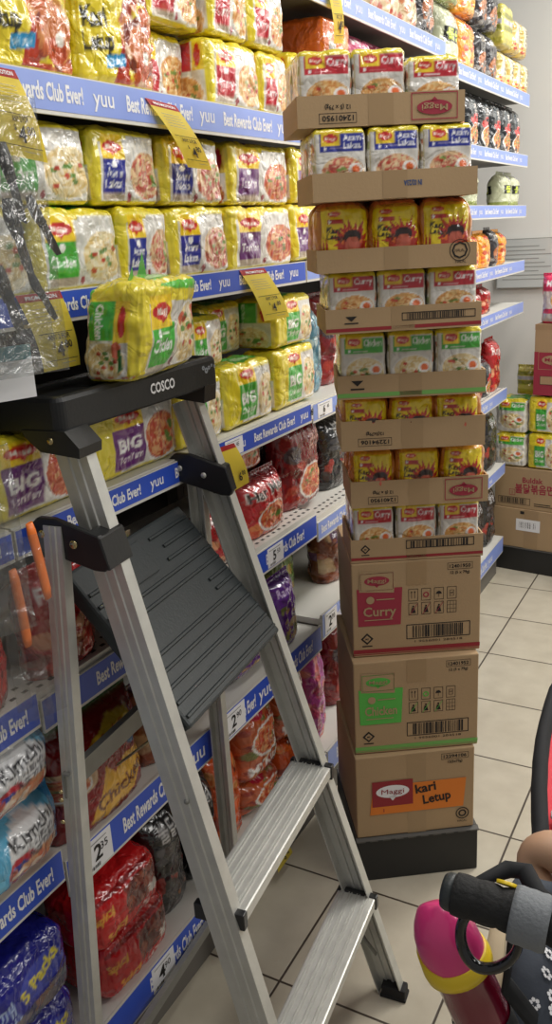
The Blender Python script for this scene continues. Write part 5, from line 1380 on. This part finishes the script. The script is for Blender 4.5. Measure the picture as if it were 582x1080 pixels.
# ================================================================== STROLLER, CHILD, BOTTLE
st = empty('stroller', (0.05, 1.1, 0)); tag(st, 'dark stroller with foam handle and red seat at the lower right corner', 'stroller')
def sb(name, bm, m, smooth=False, parent=None):
    off = Vector((0.05, 1.1, 0))
    for v in bm.verts: v.co -= off
    return build(name, bm, m, parent or st, smooth)
# handle: foam grip with rings
H0, H1 = Vector((-.192, .621, 1.100)), Vector((.32, .645, 1.085))
bm = bmesh.new(); n = 180; pts = []; rs = []
for k in range(n + 1):
    t = k / n; p = H0.lerp(H1, t); p.z -= .012 * t
    pts.append(p); rs.append(.0168 + .0020 * abs(math.sin(k * .42)) ** .5 - (.003 if k == 0 else 0))
tube(bm, pts, rs, 24); sb('foam_grip', bm, M['foam'])
bm = bmesh.new(); q = [H0 + Vector((-.007 + .0035 * k, 0, 0)) for k in range(4)]; tube(bm, q, [.0145, .0165, .0168, .0165], 20); sb('end_cap', bm, M['greyp'])
bm = bmesh.new(); A = H0.lerp(H1, .104); B = H0.lerp(H1, .166); A.z -= .002; B.z -= .004
tube(bm, [A.lerp(B, k / 6) for k in range(7)], [.0235, .0245, .024, .0245, .0238, .0245, .023], 24); sb('tape_wrap', bm, M['greyt'])
bm = bmesh.new(); M4 = Matrix.Translation(H0.lerp(H1, .088) + Vector((0, .012, .014))) @ Matrix.Rotation(-.8, 4, 'X'); lathe(bm, [(.009, 0), (.009, .003), (.003, .0034), (.0025, .0015), (0, .0015)], 20, 0, M4); sb('yellow_button', bm, M['yellow'])
# frame tubes
for sx in (-1, 1):
    cx = .055 + sx * .235
    bm = bmesh.new(); tube(bm, [(cx, .66, 1.075), (cx + sx * .012, .78, .96), (cx + sx * .012, .95, .70), (cx, 1.15, .42), (cx, 1.48, .16)] if sx > 0 else [(-.10, .66, 1.06), (-.095, .80, .93), (-.10, .96, .70), (-.10, 1.15, .42), (-.10, 1.42, .16)], .012, 12); sb('frame_tube', bm, M['black'])
for (x, y) in ((-.06, .80), (.29, .80), (-.02, 1.42), (.25, 1.42)):
    bm = bmesh.new(); M4 = Matrix.Translation((x, y, .085)) @ Matrix.Rotation(PI / 2, 4, 'Y')
    lathe(bm, [(0, -.012), (.03, -.014), (.060, -.010), (.075, -.018), (.085, -.012), (.085, .012), (.075, .018), (.060, .010), (.03, .014), (0, .012)], 28, 0, M4); w = sb('wheel', bm, M['blackm'])
bm = bmesh.new(); tube(bm, [(-.06, .80, .085), (-.09, 1.0, .5)], .009, 8); tube(bm, [(.29, .80, .085), (.29, 1.0, .5)], .009, 8); tube(bm, [(-.06, .80, .085), (.29, .80, .085)], .007, 8); tube(bm, [(-.02, 1.42, .085), (.25, 1.42, .085)], .007, 8); sb('axle', bm, M['black'])
# seat shell, red cloth with black edge
def sheet(fn, nu, nv, th=.012):
    bm = bmesh.new(); g = [[bm.verts.new(fn(i / nu, j / nv)) for i in range(nu + 1)] for j in range(nv + 1)]
    for j in range(nv):
        for i in range(nu): f = bm.faces.new((g[j][i], g[j][i + 1], g[j + 1][i + 1], g[j + 1][i])); f.smooth = True
    bmesh.ops.recalc_face_normals(bm, faces=bm.faces[:]); bmesh.ops.solidify(bm, geom=bm.faces[:], thickness=th)
    return bm
EP = [(-.204, 1.090), (-.212, 1.12), (-.228, 1.16), (-.247, 1.228), (-.262, 1.31), (-.270, 1.39), (-.277, 1.53), (-.270, 1.62)]
def seat_side(u, v):
    # left wing of the seat: u forward, v up; it slopes in and down from its bound edge
    t = min(u, .9999) * (len(EP) - 1); k = int(t); f = t - k
    x = EP[k][0] * (1 - f) + EP[k + 1][0] * f; y = EP[k][1] * (1 - f) + EP[k + 1][1] * f
    return Vector((x + .016 + .13 * (1 - v) ** .8 + .006 * math.sin(v * 5 + u * 6), y, .792 - .30 * (1 - v)))
sb('seat_side', sheet(seat_side, 16, 10), M['redf'], True)
bm = bmesh.new(); tube(bm, [seat_side(k / 16, 1.0) + Vector((-.012, 0, .004)) for k in range(17)], .013, 10, flat=1.6)
tube(bm, [seat_side(1.0, 1 - k / 8) for k in range(9)], .011, 10); tube(bm, [seat_side(0, 1 - k / 8) for k in range(9)], .011, 10); sb('seat_edge', bm, M['web'])
sb('seat_base', sheet(lambda u, v: Vector((-.20 + u * .50, 1.04 + v * .50, .46 + .04 * math.cos(u * PI) ** 2 + .03 * v)), 14, 12, .03), M['web'], True)
sb('seat_back', sheet(lambda u, v: Vector((-.13 + u * .40, 1.02 - .15 * v, .47 + .36 * v)) + Vector((0, -.03 * math.sin(u * PI), 0)), 14, 12, .02), M['web'], True)
bm = bmesh.new(); tube(bm, [(-.13, 1.14, .80), (-.17, 1.22, .74), (-.17, 1.35, .70)], .008, 10, flat=2); sb('seat_strap', bm, M['web'])
# folded patterned cloth canopy below the handle
rr = random.Random(3)
def canopy(u, v):
    x = -.180 + u * .46; y = .700 + .17 * v; z = .86 + .085 * math.sin((v * .9 + .1) * PI / 2) + .015 * math.sin(u * 14 + v * 4) - .05 * (1 - v)
    return Vector((x + .012 * math.sin(v * 6), y, z))
bm = sheet(canopy, 36, 14, .002)
for k in range(60):
    u0, v0 = rr.uniform(.02, .35), rr.uniform(.05, .95); c0 = canopy(u0, v0)
    du = (canopy(u0 + .01, v0) - c0).normalized(); dv = (canopy(u0, v0 + .02) - c0).normalized(); nn = du.cross(dv).normalized(); nn = nn if nn.z > 0 else -nn
    for p in range(6):
        a = p * PI / 3; cc = c0 + (du * math.cos(a) + dv * math.sin(a)) * .0042 + nn * .0036
        vs = [bm.verts.new(cc + (du * math.cos(t * PI / 3) + dv * math.sin(t * PI / 3)) * .0023) for t in range(6)]
        bm.faces.new(vs).material_index = 1
o = sb('canopy_cloth', bm, [M['bluef'], M['white']], 'raw')
bm = bmesh.new(); tube(bm, [canopy(0, .6) + Vector((-.006, 0, .002)), canopy(0, .2) + Vector((-.016, 0, .004)), canopy(.0, 0) + Vector((-.035, -.01, .0))], [.008, .015, .012], 12, flat=.8); sb('cloth_trim', bm, M['beige'])
# dark strap from the handle to the hook, and behind the handle
bm = bmesh.new(); tube(bm, [(-.150, .655, 1.083), (-.147, .668, 1.05), (-.150, .672, 1.00), (-.155, .68, .955), (-.13, .70, .90)], .011, 8, flat=.35); sb('hanging_strap', bm, M['web'])
bm = bmesh.new(); tube(bm, [(-.196, .672, 1.06), (-.18, .698, 1.06), (-.165, .718, 1.06), (-.149, .722, 1.06), (-.132, .700, 1.055), (-.10, .69, 1.05)], [.005, .006, .009, .010, .010, .008], 10, flat=.9); sb('folded_webbing', bm, M['web'])
# hook
hk = empty('carabiner_hook', (-.160, .640, 1.053)); hk.scale = (.95, .95, .95); tag(hk, 'glossy black hook hanging from the stroller handle over the bottle', 'hook')
bm = bmesh.new(); P = []
for k in range(30):
    t = math.radians(112 + k * 290 / 29); P.append(Vector((.027 * math.cos(t) + .002 * math.sin(2 * t), .004 * math.sin(t), .034 * math.sin(t) - .012)))
rs = [.0058 if k == 0 else .0042 + .0018 * math.sin(k / 29 * PI) for k in range(30)]
tube(bm, P, rs, 14)
bmesh.ops.create_uvsphere(bm, u_segments=14, v_segments=10, radius=.0066, matrix=Matrix.Translation(P[0]))
for v in bm.verts: v.co = Matrix.Rotation(math.radians(18), 3, 'Y') @ v.co
build('hook_ring', bm, M['hook'], hk, True)
bm = bmesh.new(); tube(bm, [(.024, .004, -.005), (.018, .004, .020), (.008, .004, .040)], .0052, 10, flat=1.2); build('hook_gate', bm, M['hook'], hk, True)
# bottle
bt = empty('drinking_bottle', (-.186, .680, .924)); tag(bt, 'child drinking bottle with pink dome cap, yellow ring and maroon body', 'bottle'); bt.rotation_euler = (math.radians(6), math.radians(-20), 0); bt.scale = (.66, .66, .66)
bm = bmesh.new(); lathe(bm, [(0, -.16), (.040, -.16), (.045, -.15), (.044, .02), (.044, .045), (.0475, .062), (.0475, .064), (0, .064)], 36); build('bottle_body', bm, M['maroon'], bt, 'raw')
bm = bmesh.new(); lathe(bm, [(.0455, .0645), (.0535, .066), (.0545, .076), (.052, .090), (.050, .092), (.046, .092), (.046, .0645)], 36)
for v in bm.verts:
    if v.co.z > .085: v.co.z += .018 * max(0, -v.co.x / .05) 
build('bottle_ring', bm, M['yellow'], bt, 'raw')
bm = bmesh.new(); lathe(bm, [(.0485, .080), (.0495, .095), (.0485, .115), (.045, .136), (.038, .153), (.026, .166), (.012, .172), (0, .173)], 36)
for v in bm.verts:      # raised lever moulded along the dome
    x, y, z = v.co
    if z > .10:
        w = math.exp(-((y + .004) / .013) ** 2) * math.exp(-((x - .012) / .030) ** 2); v.co += Vector((x, y, z - .10)).normalized() * .010 * w
        w2 = math.exp(-((x + .020) / .012) ** 2 - ((y - .0) / .016) ** 2) * (z > .14); v.co.z += .007 * w2
build('bottle_cap', bm, M['pink'], bt, 'raw')
bm = bmesh.new(); lathe(bm, [(.0455, -.162), (.0475, -.16), (.0475, -.03), (.0462, -.03), (.0455, -.032)], 36); build('bottle_sleeve', bm, M['blackm'], bt, 'raw')

# child in the stroller: one skinned body, only the bent left arm reaches into the picture
def skin_body(name, joints, edges, m, parent=None, sub=2):
    me = bpy.data.meshes.new(name); me.from_pydata([j[0] for j in joints], edges, [])
    o = link(name, me, m, parent)
    s = o.modifiers.new('skin', 'SKIN'); s.use_smooth_shade = True
    for i, j in enumerate(joints):
        r = j[1]; me.skin_vertices[0].data[i].radius = r if isinstance(r, tuple) else (r, r)
    me.skin_vertices[0].data[0].use_root = True
    u = o.modifiers.new('sub', 'SUBSURF'); u.levels = sub; u.render_levels = sub
    return o
J = [((.055, 1.10, .56), (.085, .075)),  # 0 pelvis
     ((.055, 1.06, .66), (.080, .070)), ((.055, 1.03, .77), (.085, .070)), ((.055, 1.02, .835), (.055, .05)), ((.055, 1.025, .875), .028),  # spine, chest, neck
     ((.055, 1.04, .915), (.060, .066)), ((.055, 1.045, .985), (.066, .075)), ((.055, 1.04, 1.035), (.045, .05)),   # head
     ((-.040, 1.03, .825), .036), ((-.110, 1.015, .845), .036), ((-.185, 1.010, .865), .030), ((-.205, 1.010, .845), .028), ((-.185, .985, .815), .025), ((-.125, .965, .790), .020), ((-.100, .96, .785), (.022, .012)),   # left arm
     ((.150, 1.03, .825), .034), ((.215, 1.06, .73), .028), ((.235, 1.12, .645), .024), ((.20, 1.20, .62), .018), ((.185, 1.225, .615), (.020, .011)),  # right arm
     ((.0, 1.18, .545), .052), ((-.03, 1.33, .56), .044), ((-.035, 1.36, .50), .038), ((-.03, 1.41, .37), .030), ((-.03, 1.42, .33), .026), ((-.03, 1.48, .315), (.024, .02)),
     ((.11, 1.18, .545), .052), ((.14, 1.33, .56), .044), ((.145, 1.36, .50), .038), ((.14, 1.41, .37), .030), ((.14, 1.42, .33), .026), ((.14, 1.48, .315), (.024, .02))]
Ed = [(0, 1), (1, 2), (2, 3), (3, 4), (4, 5), (5, 6), (6, 7), (2, 8), (8, 9), (9, 10), (10, 11), (11, 12), (12, 13), (13, 14), (2, 15), (15, 16), (16, 17), (17, 18), (18, 19), (0, 20), (20, 21), (21, 22), (22, 23), (23, 24), (24, 25), (0, 26), (26, 27), (27, 28), (28, 29), (29, 30), (30, 31)]
def hand(base, d, up):
    base, d, up = Vector(base), Vector(d).normalized(), Vector(up).normalized(); s = d.cross(up); i0 = len(J)
    root = i0 - 1
    return base, d, up, s
for hi, (d, side) in ((14, (Vector((1, -.1, -.15)), Vector((0, -1, 0)))), (19, (Vector((-.6, .8, -.1)), Vector((-.7, -.6, 0))))):
    b = Vector(J[hi][0]); d.normalize(); side.normalize()
    for f in range(4):
        o_ = b + side * (-.012 + f * .008); i = len(J); L_ = (.022, .026, .025, .020)[f]
        J.append((tuple(o_ + d * .012), .0052)); J.append((tuple(o_ + d * (.012 + L_ * .55) + Vector((0, 0, -.004))), .0047)); J.append((tuple(o_ + d * (.012 + L_) + Vector((0, 0, -.012))), .004))
        Ed += [(hi, i), (i, i + 1), (i + 1, i + 2)]
    i = len(J); J.append((tuple(b - side * .018 + d * .002), .0056)); J.append((tuple(b - side * .024 + d * .016 + Vector((0, 0, -.005))), .0046)); Ed += [(hi, i), (i, i + 1)]
ch = skin_body('person', J, Ed, M['skin']); tag(ch, 'small child seated in the stroller, bare bent arm over the side', 'person')
# face, ears and hair sit just outside the frame but belong to the child
bm = bmesh.new()
bmesh.ops.create_uvsphere(bm, u_segments=20, v_segments=14, radius=1, matrix=Matrix.Translation((.055, 1.030, .995)) @ Matrix.Diagonal((.078, .085, .080, 1)))
bmesh.ops.delete(bm, geom=[v for v in bm.verts if v.co.z < .975 and v.co.y > 1.05], context='VERTS'); build('hair', bm, mat('dark hair', (30, 24, 22), .6, 0, .3, 60, .5, 150), ch, True)
bm = bmesh.new()
for sx in (-1, 1): bmesh.ops.create_uvsphere(bm, u_segments=10, v_segments=8, radius=1, matrix=Matrix.Translation((.055 + sx * .030, 1.118, .962)) @ Matrix.Diagonal((.010, .006, .006, 1)))
build('eye', bm, M['ink'], ch, True)
# sleeveless top
T_ = [((.055, 1.11, .555), (.102, .090)), ((.055, 1.06, .66), (.096, .084)), ((.055, 1.03, .76), (.098, .082)), ((.055, 1.02, .81), (.085, .066)), ((-.035, 1.03, .822), .045), ((.145, 1.03, .822), .044)]
skin_body('shirt', T_, [(0, 1), (1, 2), (2, 3), (2, 4), (2, 5)], M['whitec'], ch, 1)
# white crumpled cloth over the seat edge
bm = sheet(lambda u, v: Vector((-.200 + u * .10 + .008 * math.sin(v * 9), 1.13 + v * .09, .800 - .05 * u + .012 * math.sin(u * 9) * math.cos(v * 11))), 14, 14, .004)
o = build('crumpled_cloth', bm, M['whitec'], smooth=True); tag(o, 'crumpled white cloth tucked behind the child arm', 'cloth')

# ================================================================== LIGHT AND CAMERA
def area(loc, sx, sy, power, col=(1, .97, .92), rot=(0, 0, 0)):
    l = bpy.data.lights.new('ceiling_light', 'AREA'); l.shape = 'RECTANGLE'; l.size = sx; l.size_y = sy; l.energy = power; l.color = col
    o = bpy.data.objects.new('ceiling_light', l); COL.objects.link(o); o.location = loc; o.rotation_euler = rot; return o
area((-.25, 1.6, 2.95), .25, 2.2, 19); area((.2, 3.9, 3.2), .35, 1.6, 62)
area((1.6, 3.0, 2.9), .4, 3.6, 44, rot=(0, math.radians(32), 0))
W = bpy.data.worlds.new('World'); SC.world = W; W.use_nodes = True
W.node_tree.nodes['Background'].inputs[0].default_value = (1.0, .98, .95, 1); W.node_tree.nodes['Background'].inputs[1].default_value = 0.25
SC.view_settings.view_transform = 'Standard'; SC.view_settings.look = 'None'; SC.view_settings.exposure = 0.0

cam = bpy.data.cameras.new('camera'); co = bpy.data.objects.new('camera', cam); COL.objects.link(co)
yaw, pitch, roll = -5.12788204e-01, 3.09356475e-01, -5.80085894e-02
fw = Vector((math.sin(yaw) * math.cos(pitch), math.cos(yaw) * math.cos(pitch), -math.sin(pitch)))
r = Vector((math.cos(yaw), -math.sin(yaw), 0)); u = r.cross(fw)
r2 = r * math.cos(roll) + u * math.sin(roll); u2 = -r * math.sin(roll) + u * math.cos(roll)
co.matrix_world = Matrix(((r2.x, u2.x, -fw.x, 0), (r2.y, u2.y, -fw.y, 0), (r2.z, u2.z, -fw.z, CAMH), (0, 0, 0, 1)))
cam.sensor_fit = 'VERTICAL'; cam.sensor_height = 36; cam.lens = 916.15 * 36 / 1080; cam.clip_start = .02
SC.camera = co
